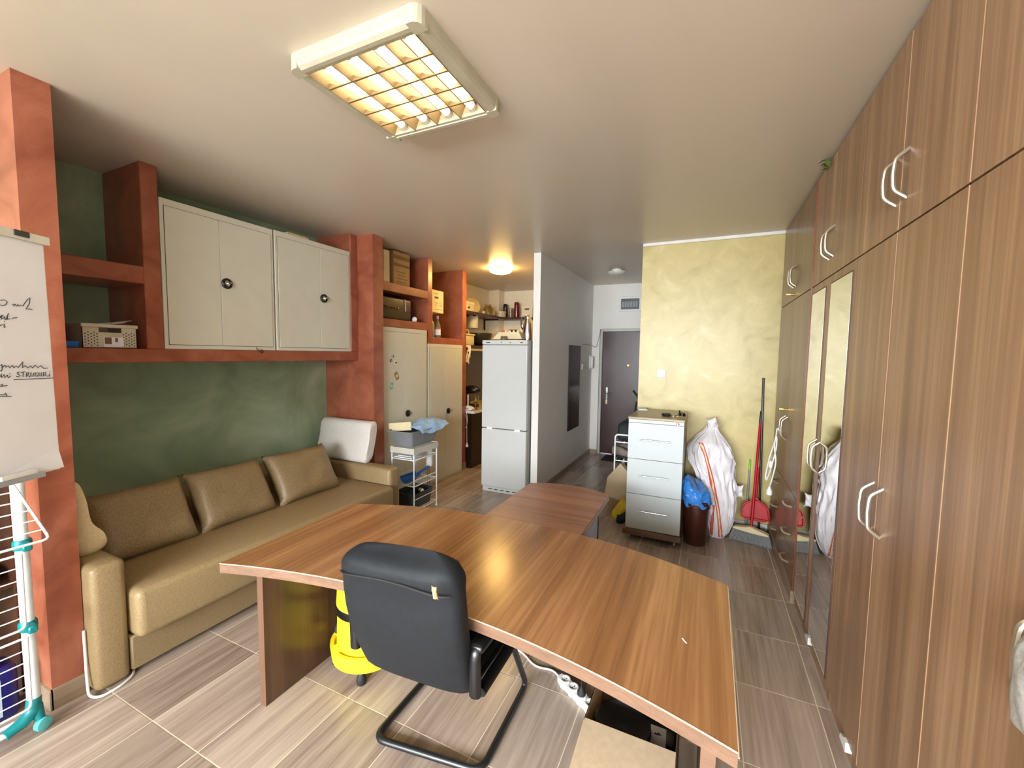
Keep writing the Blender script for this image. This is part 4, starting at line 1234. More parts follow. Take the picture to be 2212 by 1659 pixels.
# lower corner of the top sheet curls away
G().add([bq(0.012, -0.322, 0.0002), bq(0.19, -0.3845, 0.0002), bq(0.004, -0.394, 0.008), bq(0.012, -0.322, 0.0), bq(0.19, -0.3845, 0.0), bq(0.004, -0.394, 0.0066)], [(0, 1, 2), (5, 4, 3), (0, 3, 4, 1), (1, 4, 5, 2), (2, 5, 3, 0)]).obj('curled_corner', M['paper'], FCt)
STROKES = [[(142,165),(132,168),(124,163),(129,153),(139,149),(143,151)],[(112,155),(107,158),(108,151),(103,158),(101,152),(96,158),(93,153),(88,157),(83,154),(78,164),(68,178),(61,184),(64,165),(72,151),(75,146),(66,147),(57,145)],[(146,111),(141,121),(144,106)],[(146,115),(137,119)],[(140,109),(134,116),(134,106),(129,113),(124,128),(129,107),(121,111)],[(115,113),(101,116)],[(148,87),(141,92)],[(137,94),(138,82),(134,85)],[(136,102),(135,100)],[(156,-35),(152,-31),(152,-46),(155,-53),(157,-50)],[(151,-41),(144,-34),(142,-41),(136,-36),(132,-43),(125,-35),(121,-43),(114,-37),(110,-43),(103,-34),(96,-24),(98,-44),(90,-37),(84,-45),(74,-38),(70,-46),(62,-36),(54,-45),(46,-38),(37,-48),(25,-47)],[(159,-70),(155,-60),(155,-73),(148,-63),(147,-73),(140,-65),(138,-74),(132,-69)],[(134,-60),(132,-61)],[(107,-57),(114,-59),(112,-64),(106,-68),(110,-73),(117,-70)],[(103,-59),(91,-57)],[(97,-58),(99,-73)],[(90,-74),(88,-60),(81,-60),(83,-66),(88,-67),(79,-75)],[(75,-60),(77,-72),(71,-73),(67,-61)],[(56,-62),(63,-62),(65,-73),(58,-74),(57,-69),(60,-69)],[(52,-61),(53,-73),(47,-74),(45,-61)],[(41,-75),(39,-61),(32,-61),(33,-68),(38,-69),(28,-75)],[(21,-67),(23,-76)],[(21,-60),(19,-61)],[(124,-81),(73,-81),(7,-82)],[(160,-95),(154,-92),(157,-100),(161,-99)],[(161,-99),(142,-98)],[(163,-125),(154,-126),(148,-121),(146,-130)],[(163,-130),(134,-133)]]
for s in STROKES:
    G().tube([bq(u / 1000.0, v / 1000.0, 0.0004) for u, v in s], 0.0011, 5, flat=1.0).obj('handwriting', M['ink'], pad)
for u in (0.34, 0.60):
    G().tube([bq(u, -0.40, -0.03), Vector((bq(u, 0).x, bq(u, 0).y, 0.0)) + bnn * (0.08) - bnn * 0.11], 0.013, 10).obj('leg', M['grey_wire'], FCt, 50)
G().tube([bq(0.47, 0.30, -0.03), Vector((bq(0.47, 0).x, bq(0.47, 0).y, 0)) - bnn * 0.34], 0.012, 10).obj('rear_leg', M['grey_wire'], FCt, 50)
tag(bbox(0.095, 0.19, -0.3895, -0.376, 0.006, 0.019).obj('marker_pen', M['white_plastic']), 'white marker lying in the flip chart pen tray', 'marker')

# ------------------------------------------------------------------ folded laundry airer
A = thing('laundry_airer', 'white folding laundry airer with teal joints beside the terracotta pillar', 'airer', (-2.44, 0.36, 0))
ax = -2.44
ay1, ay0 = 0.648, 0.10
for yy in (ay1, ay0):
    G().tube([(ax - 0.02, yy, 0.07), (ax - 0.045, yy, 1.36)], 0.021, 12).obj('pole', M['white_paint'], A, 50)
    for z in (0.45, 0.79, 1.12):
        G().lathe([(0.025, -0.02), (0.028, -0.01), (0.028, 0.012), (0.024, 0.02)], (ax - 0.028, yy, z), 14).box(ax - 0.02, ax + 0.035, yy - 0.016, yy + 0.012, z - 0.016, z + 0.016, 0.005).obj('joint', M['teal'], A, 40)
    sg_ = -1 if yy > 0.3 else 1
    G().tube([(ax - 0.02, yy, 0.14), (ax - 0.016, yy + sg_ * 0.005, 0.09), (ax - 0.01, yy + sg_ * 0.04, 0.062), (ax, yy + sg_ * 0.09, 0.052)], [0.022, 0.026, 0.024, 0.018], 10).obj('foot_joint', M['teal'], A, 50)
    G().tube([(ax - 0.018, yy, 0.10), (ax - 0.006, yy + 0.006, 0.06), (ax + 0.008, yy + 0.011, 0.03)], [0.024, 0.018, 0.012], 10).obj('wheel_fork', M['teal'], A, 50)
    G().lathe([(0.012, -0.014), (0.026, -0.011), (0.027, 0.0), (0.026, 0.011), (0.012, 0.014)], (ax + 0.01, yy + 0.012, 0.027), 16, (0.9, 0.3, 0)).obj('wheel', M['teal_light'], A, 40)
G().tube([(ax, ay1 - 0.05, 0.055), (ax, ay0 + 0.05, 0.055)], 0.011, 10).obj('floor_bar', M['white_paint'], A, 50)
G().tube([(ax - 0.05, ay1 - 0.05, 0.055), (ax - 0.05, ay0 + 0.05, 0.055)], 0.008, 10).obj('floor_bar', M['white_paint'], A, 50)
# hanging folded wire shelves
for zt, zb in ((0.77, 0.465), (0.43, 0.13)):
    xo = ax + 0.034
    ya, yb = ay0 + 0.02, ay1 - 0.022
    sh_ = G().tube(bend([(xo, yb, zt), (xo - 0.005, yb, zb), (xo - 0.005, ya, zb), (xo, ya, zt), (xo, yb, zt)], 0.02, 3), 0.0048, 8).obj('shelf_frame', M['white_paint'], A, 50)
    for k in range(1, 6):
        z = zt + (zb - zt) * k / 6
        G().tube([(xo + 0.001, ya, z), (xo + 0.001, yb, z)], 0.0026, 6).obj('wire', M['white_paint'], sh_)
# top shelf tilted out towards the room
fr = [(ax + 0.02, ay1 - 0.03, 1.06), (ax + 0.17, ay1 + 0.02, 0.845), (ax + 0.17, ay0, 0.845), (ax + 0.02, ay0 + 0.02, 1.06)]
sh_ = G().tube(bend(fr, 0.02, 3), 0.0048, 8).obj('shelf_frame', M['white_paint'], A, 50)
for k in range(1, 6):
    t = k / 6
    p0 = Vector(fr[0]).lerp(Vector(fr[1]), t)
    p1 = Vector(fr[3]).lerp(Vector(fr[2]), t)
    G().tube([p0, p1], 0.0026, 6).obj('wire', M['white_paint'], sh_)

# things standing in the niche behind the airer
jg = thing('detergent_jug', 'dark blue detergent jug with a white label on the floor behind the airer', 'jug', (-2.68, 0.52, 0))
G().box(-2.76, -2.62, 0.46, 0.655, 0.0, 0.235, 0.03, 4).obj('jug_body', M['navy'], jg, 50)
G().box(-2.6205, -2.618, 0.475, 0.60, 0.03, 0.19, 0.0).obj('jug_label', plain('pale_blue_label', (190, 208, 232), 0.6), jg)
G().lathe([(0.035, 0.23), (0.034, 0.262), (0.03, 0.27), (0.002, 0.275)], (-2.67, 0.575, 0), 18).obj('cap', M['purple'], jg, 40)
rk = thing('niche_shelf', 'dark wooden shelf unit in the shaded niche left of the pillar', 'shelf', (-3.0, 0.3, 0))
for z in (0.50, 0.98, 1.46):
    G().box(-3.40, -2.80, -0.1, 0.70, z, z + 0.02).obj('board', M['shelf_brown'], rk)
G().box(-3.42, -2.78, 0.70, 0.715, 0, 1.5).obj('side', M['shelf_brown'], rk)
G().box(-3.42, -2.78, -0.115, -0.10, 0, 1.5).obj('side', M['shelf_brown'], rk)
tag(G().box(-3.1, -2.82, 0.40, 0.64, 0.521, 0.60, 0.012, 2).obj('folded_towel', M['grey_fabric'], None, 40), 'folded grey towel on the niche shelf behind the airer', 'towel')
tag(G().pillow((-2.84, 0.54, 1.055), (0.3, 0.9, 0), (0, 0, 1), (0.9, -0.3, 0), 0.08, 0.06, 0.03, 14, 12, 0.15, 3, 0.02).obj('plastic_bag', M['sack'], None, 60), 'crumpled white plastic bag on the niche shelf behind the airer', 'bag')

# white cable at the foot of the sofa
tag(G().tube(bend([(-2.515, 0.826, 0.30), (-2.512, 0.826, 0.16), (-2.500, 0.822, 0.10), (-2.470, 0.815, 0.008), (-2.425, 0.835, 0.006), (-2.42, 0.90, 0.006), (-2.45, 0.97, 0.006), (-2.52, 1.0, 0.006)], 0.03, 5), 0.006, 8).obj('floor_cable', M['white_plastic'], None, 50),
    'white cable running down the pillar and under the sofa arm', 'cable')

# ------------------------------------------------------------------ things on the left shelving
bs = thing('storage_basket', 'light beige perforated storage basket on the shelf left of the cabinets', 'basket', (-3.22, 1.195, 1.582))
kx0, kx1, ky0, ky1, kz0, kz1 = -3.40, -3.075, 1.075, 1.315, 1.583, 1.715
bmat = plain('beige_basket_plastic', (206, 198, 178), 0.5)
G().box(kx0, kx1, ky0, ky1, kz0, kz0 + 0.003).box(kx0, kx0 + 0.003, ky0, ky1, kz0, kz1).box(kx0, kx1, ky0, ky0 + 0.003, kz0, kz1).box(kx0, kx1, ky1 - 0.003, ky1, kz0, kz1).obj('basket_wall', bmat, bs)
G().box(kx1 - 0.003, kx1, ky0, ky0 + 0.07, kz0, kz1).box(kx1 - 0.003, kx1, ky0 + 0.07, ky1 - 0.07, kz0, kz1 - 0.045).box(kx1 - 0.003, kx1, ky1 - 0.07, ky1, kz0, kz1).obj('front_wall', bmat, bs)
G().box(kx0 - 0.004, kx1 + 0.006, ky0 - 0.006, ky0 + 0.006, kz1 - 0.018, kz1 + 0.002, 0.003).box(kx0 - 0.004, kx1 + 0.006, ky1 - 0.006, ky1 + 0.006, kz1 - 0.018, kz1 + 0.002, 0.003).box(kx1 - 0.004, kx1 + 0.008, ky0 - 0.006, ky1 + 0.006, kz1 - 0.018, kz1 + 0.002, 0.003).obj('rim', bmat, bs)
hole_me = None
for side in (0, 1):
    for i in range(5):
        for j in range(5):
            y = (ky0 + 0.012 + 0.0125 * i) if side == 0 else (ky1 - 0.062 + 0.0125 * i)
            z = kz0 + 0.014 + 0.016 * j + (0.008 if i % 2 else 0)
            if hole_me is None:
                h = G().lathe([(0.0036, 0), (0.0036, 0.0012)], (kx1, y, z), 6, (1, 0, 0)).obj('hole', M['dark_grey'], bs)
                hole_me = h.data
            else:
                h = bpy.data.objects.new('hole', hole_me)
                COL.objects.link(h)
                h.parent = bs
                h.location = Vector((kx1 + 0.0006, y, z)) - WLOC[bs.name]
lb = G().box(kx1, kx1 + 0.0015, 1.165, 1.252, kz0 + 0.006, kz0 + 0.062).obj('label_card', M['paper'], bs)
G().box(kx1 + 0.0015, kx1 + 0.002, 1.168, 1.198, kz0 + 0.022, kz0 + 0.060).box(kx1 + 0.0015, kx1 + 0.002, 1.214, 1.226, kz0 + 0.034, kz0 + 0.058).obj('label_picture', plain('label_photo_brown', (120, 92, 78), 0.6), lb)
for i, (yy, rz_, rx_) in enumerate(((1.19, 0.3, 0.10), (1.24, -0.2, 0.16), (1.245, 0.3, 0.24))):
    tag(G().box(-3.30, -3.12, yy - 0.05, yy + 0.06, 1.716, 1.7185).rot(rz_, (-3.2, yy, 1.717), 'Z').rot(rx_, (-3.2, yy - 0.05, 1.717), 'X').obj('paper_sheet', M['paper']),
        ('lowest loose paper sheet in the beige basket', 'middle loose paper sheet in the beige basket', 'topmost loose paper sheet sticking out of the beige basket')[i], 'paper')
tag(G().box(-3.20, -3.085, 0.955, 1.066, 1.583, 1.618, 0.004, 2).obj('blue_box', M['blue_plastic'], None, 40), 'small flat blue box beside the beige basket', 'box')
tag(G().box(-3.44, -3.24, 0.90, 1.06, 1.583, 1.70, 0.006).obj('dark_carton', M['dark_grey']), 'dark grey carton at the back left of the beige basket', 'box')

# ------------------------------------------------------------------ things in the frame above the lockers
cbx = thing('carton', 'tall brown cardboard carton with print on the top shelf above the lockers', 'box', (-3.2, 3.66, 2.295))
G().box(-3.36, -3.04, 3.525, 3.79, 2.296, 2.655, 0.003).obj('carton_body', M['card_old'], cbx)
G().box(-3.0398, -3.0385, 3.527, 3.788, 2.575, 2.615).box(-3.0398, -3.0385, 3.527, 3.788, 2.50, 2.53).obj('tape', M['brown_print'], cbx)
for i, (a, b) in enumerate(((0.05, 0.2), (0.04, 0.22), (0.07, 0.18), (0.05, 0.2))):
    G().box(-3.0398, -3.0387, 3.525 + a, 3.525 + b, 2.335 + 0.035 * i, 2.343 + 0.035 * i).obj('print_line', M['brown_print'], cbx)
tag(G().box(-3.30, -3.0, 3.33, 3.42, 2.296, 2.62, 0.003).obj('white_carton', plain('cream_carton', (214, 200, 166), 0.6)), 'narrow pale carton beside the pillar, left of the tall brown carton', 'box')
tag(G().box(-3.35, -3.08, 3.80, 3.835, 2.296, 2.52, 0.003).obj('thin_carton', M['card']), 'thin cardboard piece behind the tall brown carton', 'box')
su = thing('suitcase', 'dark brown leather case with a handle on the shelf above the tall locker', 'suitcase', (-3.2, 3.52, 1.925))
G().box(-3.38, -3.03, 3.20, 3.81, 1.926, 2.17, 0.03, 4).obj('case_body', M['suitcase'], su, 50)
G().tube(bend([(-3.03, 3.34, 2.065), (-3.008, 3.36, 2.055), (-3.006, 3.52, 2.052), (-3.03, 3.55, 2.06)], 0.02), 0.007, 8).obj('case_handle', M['suitcase'], su, 50)
for yy in (3.42, 3.58):
    G().box(-3.03, -3.022, yy - 0.012, yy + 0.012, 2.045, 2.065, 0.002).obj('clasp', M['brass'], su)
G().box(-3.03, -3.024, 3.685, 3.705, 2.03, 2.16, 0.002).rot(0.06, (-3.03, 3.69, 2.1), 'X').obj('luggage_tag', M['pink'], su)
tag(G().ball((-3.0, 3.82, 1.955), (0.028, 0.026, 0.030), 14, 10).jitter(0.012, 30, 1).obj('crumpled_paper', M['paper'], None, 60), 'crumpled white paper beside the dark case', 'paper')
wb = thing('white_carton', 'white cardboard box with a hand hole in the frame above the lower locker', 'box', (-3.27, 4.34, 2.075))
G().box(-3.488, -3.05, 4.20, 4.462, 2.076, 2.35, 0.003).obj('carton_body', plain('warm_white_carton', (228, 216, 176), 0.6), wb)
G().box(-3.0498, -3.0485, 4.27, 4.35, 2.248, 2.272, 0.0).obj('hand_hole', M['dark_grey'], wb)
for i, (a, b, z) in enumerate(((4.25, 4.36, 2.305), (4.27, 4.34, 2.19), (4.37, 4.43, 2.19), (4.28, 4.32, 2.165), (4.36, 4.43, 2.16), (4.28, 4.43, 2.115))):
    G().box(-3.0498, -3.049, a, b, z, z + 0.007).obj('print_line', M['grey_print'], wb)
wine = thing('wine_bottle', 'clear bottle with a white label in the frame above the lower locker', 'bottle', (-3.03, 4.30, 1.768))
G().lathe([(0.036, 1.769), (0.038, 1.775), (0.038, 1.91), (0.03, 1.94), (0.014, 1.965), (0.0135, 2.02)], (-3.03, 4.305, 0), 20).obj('bottle_glass', plain('greenish_bottle', (120, 112, 84), 0.15), wine, 40)
G().lathe([(0.0386, 1.80), (0.0386, 1.87)], (-3.03, 4.305, 0), 20, caps=False).obj('bottle_label', M['paper'], wine, 40)
G().lathe([(0.0386, 1.872), (0.0386, 1.892)], (-3.03, 4.305, 0), 20, caps=False).obj('label_band', plain('orange_label', (200, 110, 60), 0.5), wine, 40)
G().lathe([(0.015, 2.0), (0.015, 2.035), (0.002, 2.036)], (-3.03, 4.305, 0), 16).obj('bottle_cap', M['pink'], wine, 40)
w2 = thing('wine_bottle', 'clear bottle half hidden by the frame post above the lower locker', 'bottle', (-3.05, 4.225, 1.768))
G().lathe([(0.034, 1.769), (0.036, 1.775), (0.036, 1.92), (0.028, 1.95), (0.013, 1.975), (0.012, 2.06)], (-3.06, 4.22, 0), 20).obj('bottle_glass', plain('pale_bottle', (170, 164, 148), 0.15), w2, 40)
G().lathe([(0.014, 2.04), (0.014, 2.075), (0.002, 2.076)], (-3.06, 4.22, 0), 16).obj('bottle_cap', M['pink'], w2, 40)

# ------------------------------------------------------------------ wire cart with tubs
ct = thing('wire_cart', 'narrow white wire cart standing in front of the tall lockers', 'cart', (-2.62, 3.33, 0))
tx0, tx1, ty0, ty1 = -2.75, -2.485, 3.15, 3.515
for x in (tx0, tx1):
    for y in (ty0, ty1):
        G().cyl((x, y, 0.012), (x, y, 0.672), 0.0065, 10).ball((x, y, 0.011), 0.011, 10, 6).obj('post', M['white_paint'], ct, 50)
top_m = plain('frosted_cart_tray', (206, 202, 190), 0.5)
G().box(tx0 - 0.01, tx1 + 0.01, ty0 - 0.01, ty1 + 0.01, 0.66, 0.666).box(tx0 - 0.012, tx1 + 0.012, ty0 - 0.013, ty0 - 0.0095, 0.615, 0.672).box(tx0 - 0.012, tx1 + 0.012, ty1 + 0.0095, ty1 + 0.013, 0.615, 0.672).box(tx1 + 0.0095, tx1 + 0.013, ty0 - 0.013, ty1 + 0.013, 0.615, 0.672).box(tx0 - 0.013, tx0 - 0.0095, ty0 - 0.013, ty1 + 0.013, 0.615, 0.672).obj('top_tray', top_m, ct)
for z in (0.555, 0.302, 0.06):
    s = G().tube([(tx0, ty0, z), (tx1, ty0, z), (tx1, ty1, z), (tx0, ty1, z)], 0.006, 8, True).obj('shelf_rim', M['white_paint'], ct, 50)
    for k in range(1, 8):
        x = tx0 + (tx1 - tx0) * k / 8
        G().cyl((x, ty0, z), (x, ty1, z), 0.0022, 6).obj('wire', M['white_paint'], s)
for z in (0.615, 0.36, 0.17):
    G().cyl((tx1, ty0, z), (tx1, ty1, z), 0.004, 8).cyl((tx0, ty0, z), (tx0, ty1, z), 0.004, 8).obj('guard_rail', M['white_paint'], ct, 50)


def tub(name, label, x0, x1, y0, y1, z0, z1, flare, mat):
    def ringp(k, z, ins=0.0):
        r = 0.03
        pts = []
        a0, a1, b0, b1 = x0 - flare * k + ins, x1 + flare * k - ins, y0 - flare * k * 1.3 + ins, y1 + flare * k * 1.3 - ins
        for cx, cy, s in ((a1 - r, b1 - r, 0), (a0 + r, b1 - r, 1), (a0 + r, b0 + r, 2), (a1 - r, b0 + r, 3)):
            for i in range(5):
                a = (s + i / 4) * math.pi / 2
                pts.append((cx + r * math.cos(a), cy + r * math.sin(a), z))
        return pts
    H = z1 - z0
    R = [ringp(0, z0), ringp(0.9, z1 - 0.012), ringp(1.12, z1 - 0.010), ringp(1.16, z1), ringp(0.92, z1), ringp(0.88, z1 - 0.012), ringp(0.06, z0 + 0.004)]
    m = len(R[0])
    g = G()
    vs = [p_ for r in R for p_ in r]
    fs = [tuple(range(m - 1, -1, -1)), tuple(range((len(R) - 1) * m, len(R) * m))]
    for i in range(len(R) - 1):
        for k in range(m):
            l = (k + 1) % m
            fs.append((i * m + k, i * m + l, (i + 1) * m + l, (i + 1) * m + k))
    g.add(vs, fs)
    return tag(g.obj(name, mat, None, 35), label, 'tub')


tub('wash_tub', 'grey plastic tub on top of the wire cart', -2.745, -2.555, 3.205, 3.56, 0.667, 0.825, 0.055, M['grey_plastic'])
tub('wash_tub', 'dark grey plastic tub on the lowest shelf of the wire cart', -2.725, -2.515, 3.19, 3.46, 0.068, 0.215, 0.018, M['dark_grey'])
cl = G().grid(lambda u, v: (-2.80 + 0.33 * u, 3.26 + 0.46 * v, 0.842 + 0.045 * math.sin(u * 3.1) * math.sin(v * 2.8) + 0.018 * mnoise.noise(Vector((u * 6, v * 6, 1.7))) - (0.07 * max(0, u - 0.86) / 0.14) * (1 - abs(v - 0.45)) + 0.02 * v), 20, 24)
nb = len(cl.v)
cl.add([(x, y, z - 0.003) for x, y, z in cl.v[:nb]], [tuple(reversed(q)) for q in cl.f])
tag(cl.obj('blue_cloth', M['blue_cloth'], None, 60), 'pale blue cloth draped over the grey tub on the cart', 'cloth')
tag(G().box(-2.83, -2.60, 3.20, 3.215, 0.80, 0.885, 0.004).rot(0.35, (-2.80, 3.21, 0.82), 'Z').rot(-0.1, (-2.8, 3.21, 0.82), 'Y').obj('notebook', plain('cream_notebook', (226, 212, 170), 0.6), None, 40), 'cream booklet standing in the grey tub behind the blue cloth', 'booklet')
tag(G().box(-2.74, -2.52, 3.165, 3.31, 0.563, 0.572).box(-2.72, -2.56, 3.2, 3.35, 0.572, 0.578).obj('paper_stack', M['paper']), 'stack of white papers on the second shelf of the cart', 'papers')
sbt = thing('spray_bottle', 'white bottle with a red cap hooked on the far side of the cart', 'bottle', (-2.60, 3.545, 0.42))
G().lathe([(0.032, 0.40), (0.034, 0.41), (0.033, 0.55), (0.022, 0.60), (0.018, 0.62)], (-2.60, 3.55, 0), 18).obj('bottle_body', M['white_plastic'], sbt, 40)
G().lathe([(0.019, 0.62), (0.019, 0.645), (0.002, 0.647)], (-2.60, 3.55, 0), 16).obj('bottle_cap', M['red_plastic'], sbt, 40)
sc = thing('plastic_scoop', 'bright blue plastic scoop on the third shelf of the cart', 'scoop', (-2.60, 3.3, 0.308))
G().grid(lambda u, v: (-2.61 + (0.035 + 0.035 * (1 - v)) * math.cos(math.pi * (1 + u)), 3.18 + 0.2 * v, 0.372 + (0.062 - 0.012 * v) * math.sin(math.pi * (1 + u)) + 0.008 * v), 14, 8).obj('scoop_bowl', M['blue_plastic'], sc, 60)
G().tube([(-2.61, 3.37, 0.355), (-2.60, 3.41, 0.375), (-2.575, 3.50, 0.405)], [0.02, 0.013, 0.014], 10).obj('scoop_handle', M['blue_plastic'], sc, 50)
for i, (xx, yy, zz, rr, mt, lb_) in enumerate(((-2.60, 3.24, 0.19, 0.045, 'dark_cloth', 'dark crumpled cloth in the dark grey tub'), (-2.56, 3.36, 0.195, 0.032, 'chrome', 'shiny metal ball-shaped tin in the dark grey tub'), (-2.66, 3.38, 0.19, 0.04, 'black_rubber', 'black rubber item at the back of the dark grey tub'))):
    tag(G().ball((xx, yy, zz), (rr, rr * 1.2, rr * 0.8), 14, 10).jitter(0.012, 20, i).obj(('cloth_bundle', 'metal_tin', 'rubber_item')[i], M[mt], None, 60), lb_, ('cloth', 'tin', 'rubber item')[i])

# ------------------------------------------------------------------ kitchen corner
kc = thing('kitchen_counter', 'kitchen counter with a pale worktop and dark front behind the lockers', 'counter', (-3.17, 5.7, 0))
G().box(XL + 0.004, -2.845, 4.89, 6.45, 0.762, 0.80, 0.003).obj('worktop', M['counter'], kc)
G().box(-2.848, -2.842, 4.888, 6.45, 0.764, 0.798).box(XL + 0.004, -2.842, 4.886, 4.891, 0.764, 0.798).obj('worktop_edge', M['white_plastic'], kc)
G().box(XL + 0.01, -2.89, 4.90, 6.45, 0.0, 0.762).obj('cabinet_front', M['kitchen_cab'], kc)
ks = thing('corner_shelf', 'dark brown L-shaped shelf running along both kitchen walls', 'shelf', (-3.3, 5.8, 2.16))
G().box(XL, -3.15, 4.90, 6.44, 2.162, 2.198, 0.002).obj('shelf_board', M['shelf_brown'], ks)
G().box(XL, -1.80, 6.44, YB, 2.162, 2.198, 0.002).obj('shelf_board', M['shelf_brown'], ks)
for y in (5.55, 6.3):
    G().box(-3.485, -3.465, y, y + 0.02, 1.98, 2.162).box(-3.485, -3.22, y, y + 0.02, 2.146, 2.162).obj('bracket', M['dark_metal'], ks)
ls = thing('lower_shelf', 'short dark kitchen shelf below the corner shelf, left of the fridge', 'shelf', (-3.3, 5.5, 1.63))
G().box(XL, -3.10, 4.90, 6.2, 1.655, 1.70, 0.002).obj('shelf_board', M['shelf_brown'], ls)
G().box(XL, -3.11, 4.91, 6.2, 1.625, 1.655).obj('under_rail', M['cream_plastic'], ls)
G().box(-3.487, -3.477, 4.90, 6.47, 0.80, 1.62).obj('splash_panel', plain('dark_splashback', (96, 86, 68), 0.4), ls)


def shelf_box(name, label, x0, x1, y0, y1, z0, z1, mat, lid=None, hole=None):
    t = thing(name, label, 'box', ((x0 + x1) / 2, (y0 + y1) / 2, z0))
    G().box(x0, x1, y0, y1, z0, z1, 0.003).obj('box_body', mat, t)
    if lid:
        G().box(x0 - 0.006, x1 + 0.006, y0 - 0.006, y1 + 0.006, z1 - 0.04, z1 + 0.003, 0.002).obj('box_lid', mat, t)
    return t


SZ = 2.199
w_c = plain('white_lidded_box', (226, 218, 196), 0.6)
t = shelf_box('gift_box', 'white lidded box with a small bird print at the near end of the corner shelf', -3.36, -3.165, 5.12, 5.42, SZ, SZ + 0.13, w_c, True)
G().ball((-3.164, 5.27, SZ + 0.045), (0.002, 0.035, 0.018), 10, 6).box(-3.1655, -3.1635, 5.29, 5.31, SZ + 0.055, SZ + 0.07).obj('bird_print', M['brown_print'], t)
tag(G().lathe([(0.12, 0), (0.125, 0.008), (0.11, 0.014), (0.03, 0.012), (0.002, 0.012)], (-3.30, 5.62, SZ + 0.122), 28, (0.75, -0.4, 0.35)).obj('serving_plate', plain('cream_plate', (226, 208, 160), 0.4), None, 40), 'round cream plate leaning upright on the corner shelf', 'plate')
jar = thing('glass_jar', 'glass jar with a brown lid on the corner shelf', 'jar', (-3.24, 6.0, SZ))
G().lathe([(0.06, SZ), (0.075, SZ + 0.01), (0.078, SZ + 0.10), (0.05, SZ + 0.135), (0.046, SZ + 0.15)], (-3.24, 6.0, 0), 22).obj('jar_glass', M['tint_glass'], jar, 50)
G().lathe([(0.05, SZ + 0.148), (0.05, SZ + 0.172), (0.002, SZ + 0.173)], (-3.24, 6.0, 0), 20).obj('jar_lid', M['card_old'], jar, 40)
tag(G().box(-3.24, -3.2, 5.79, 5.83, SZ, SZ + 0.05, 0.006, 2).obj('spice_tin', M['cream_plastic'], None, 40), 'small cream tin between the plate and the glass jar', 'tin')
tn = thing('round_tin', 'low round grey tin with a lid in the shelf corner', 'tin', (-3.2, 6.37, SZ))
G().lathe([(0.09, SZ), (0.09, SZ + 0.07)], (-3.20, 6.37, 0), 24).obj('tin_body', plain('grey_beige_tin', (176, 166, 140), 0.4), tn, 40)
G().lathe([(0.095, SZ + 0.07), (0.095, SZ + 0.095), (0.002, SZ + 0.10)], (-3.20, 6.37, 0), 24).obj('tin_lid', plain('grey_tin_lid', (190, 182, 158), 0.4), tn, 40)


def flask(label, x, y, z, r, h, mat):
    t = thing('vacuum_flask', label, 'flask', (x, y, z))
    G().lathe([(r * 0.95, z), (r, z + 0.01), (r, z + h * 0.72)], (x, y, 0), 20).obj('flask_body', mat, t, 40)
    G().lathe([(r * 0.97, z + h * 0.72), (r * 0.97, z + h * 0.9), (r * 0.75, z + h * 0.985), (0.002, z + h)], (x, y, 0), 20).obj('flask_cup', mat, t, 50)
    return t


flask('dark brown metal flask on the corner shelf behind the round tin', -3.19, 6.53, SZ, 0.04, 0.24, M['dark_metal'])
flask('red metal flask on the back kitchen shelf', -2.965, 6.50, SZ, 0.042, 0.26, M['red_gloss'])
for i, (xx, yy) in enumerate(((-3.10, 6.55), (-3.03, 6.58))):
    v = G().lathe([(0.03, SZ), (0.035, SZ + 0.02), (0.028, SZ + 0.10), (0.04, SZ + 0.17), (0.036, SZ + 0.17), (0.024, SZ + 0.10), (0.03, SZ + 0.03)], (xx, yy, 0), 18).obj('glass_vase', M['glass'], None, 50)
    tag(v, ('clear glass vase beside the dark flask on the kitchen shelf', 'clear glass vase beside the red flask on the kitchen shelf')[i], 'vase', 'glass vases on the kitchen shelf')
t = shelf_box('lidded_carton', 'white lidded box with a hand hole on the back kitchen shelf', -2.86, -2.66, 6.47, 6.66, SZ, SZ + 0.185, w_c, True)
G().box(-2.80, -2.72, 6.4625, 6.4645, SZ + 0.12, SZ + 0.142).obj('hand_hole', M['dark_grey'], t)
tag(G().extrude([(0, 0), (0.05, 0), (0.035, 0.27), (-0.01, 0.27)], (-2.64, 6.46, SZ), (1, 0, 0), (0, 0, 1), (0, 0.05, 0)).obj('black_stand', M['black_plastic']), 'black upright holder at the right end of the back kitchen shelf', 'holder')
# on and above the lower shelf
bsk = thing('cream_jug', 'cream plastic box with a carry handle on the lower kitchen shelf', 'container', (-3.2, 5.2, 1.70))
G().box(-3.30, -3.12, 5.10, 5.36, 1.701, 1.84, 0.012, 2).obj('container_body', M['cream_plastic'], bsk, 40)
G().box(-3.31, -3.11, 5.09, 5.37, 1.84, 1.865, 0.008, 2).obj('container_lid', M['cream_plastic'], bsk, 40)
G().tube(bend([(-3.2, 5.12, 1.86), (-3.2, 5.14, 1.93), (-3.2, 5.32, 1.92), (-3.2, 5.34, 1.86)], 0.04), 0.009, 8).obj('carry_handle', M['cream_plastic'], bsk, 50)
tag(G().box(-3.11, -3.095, 5.05, 5.09, 1.701, 1.84, 0.004).obj('red_packet', M['red_plastic']), 'narrow red packet at the end of the lower kitchen shelf', 'packet')
bw = thing('wok_pan', 'large dark wok standing on the lower kitchen shelf', 'pan', (-3.28, 5.75, 1.70))
G().lathe([(0.08, 1.702), (0.16, 1.76), (0.20, 1.86), (0.205, 1.90), (0.198, 1.90), (0.15, 1.77), (0.07, 1.712)], (-3.275, 5.78, 0), 30).obj('pan_bowl', plain('olive_black_pan', (50, 46, 32), 0.35), bw, 50)
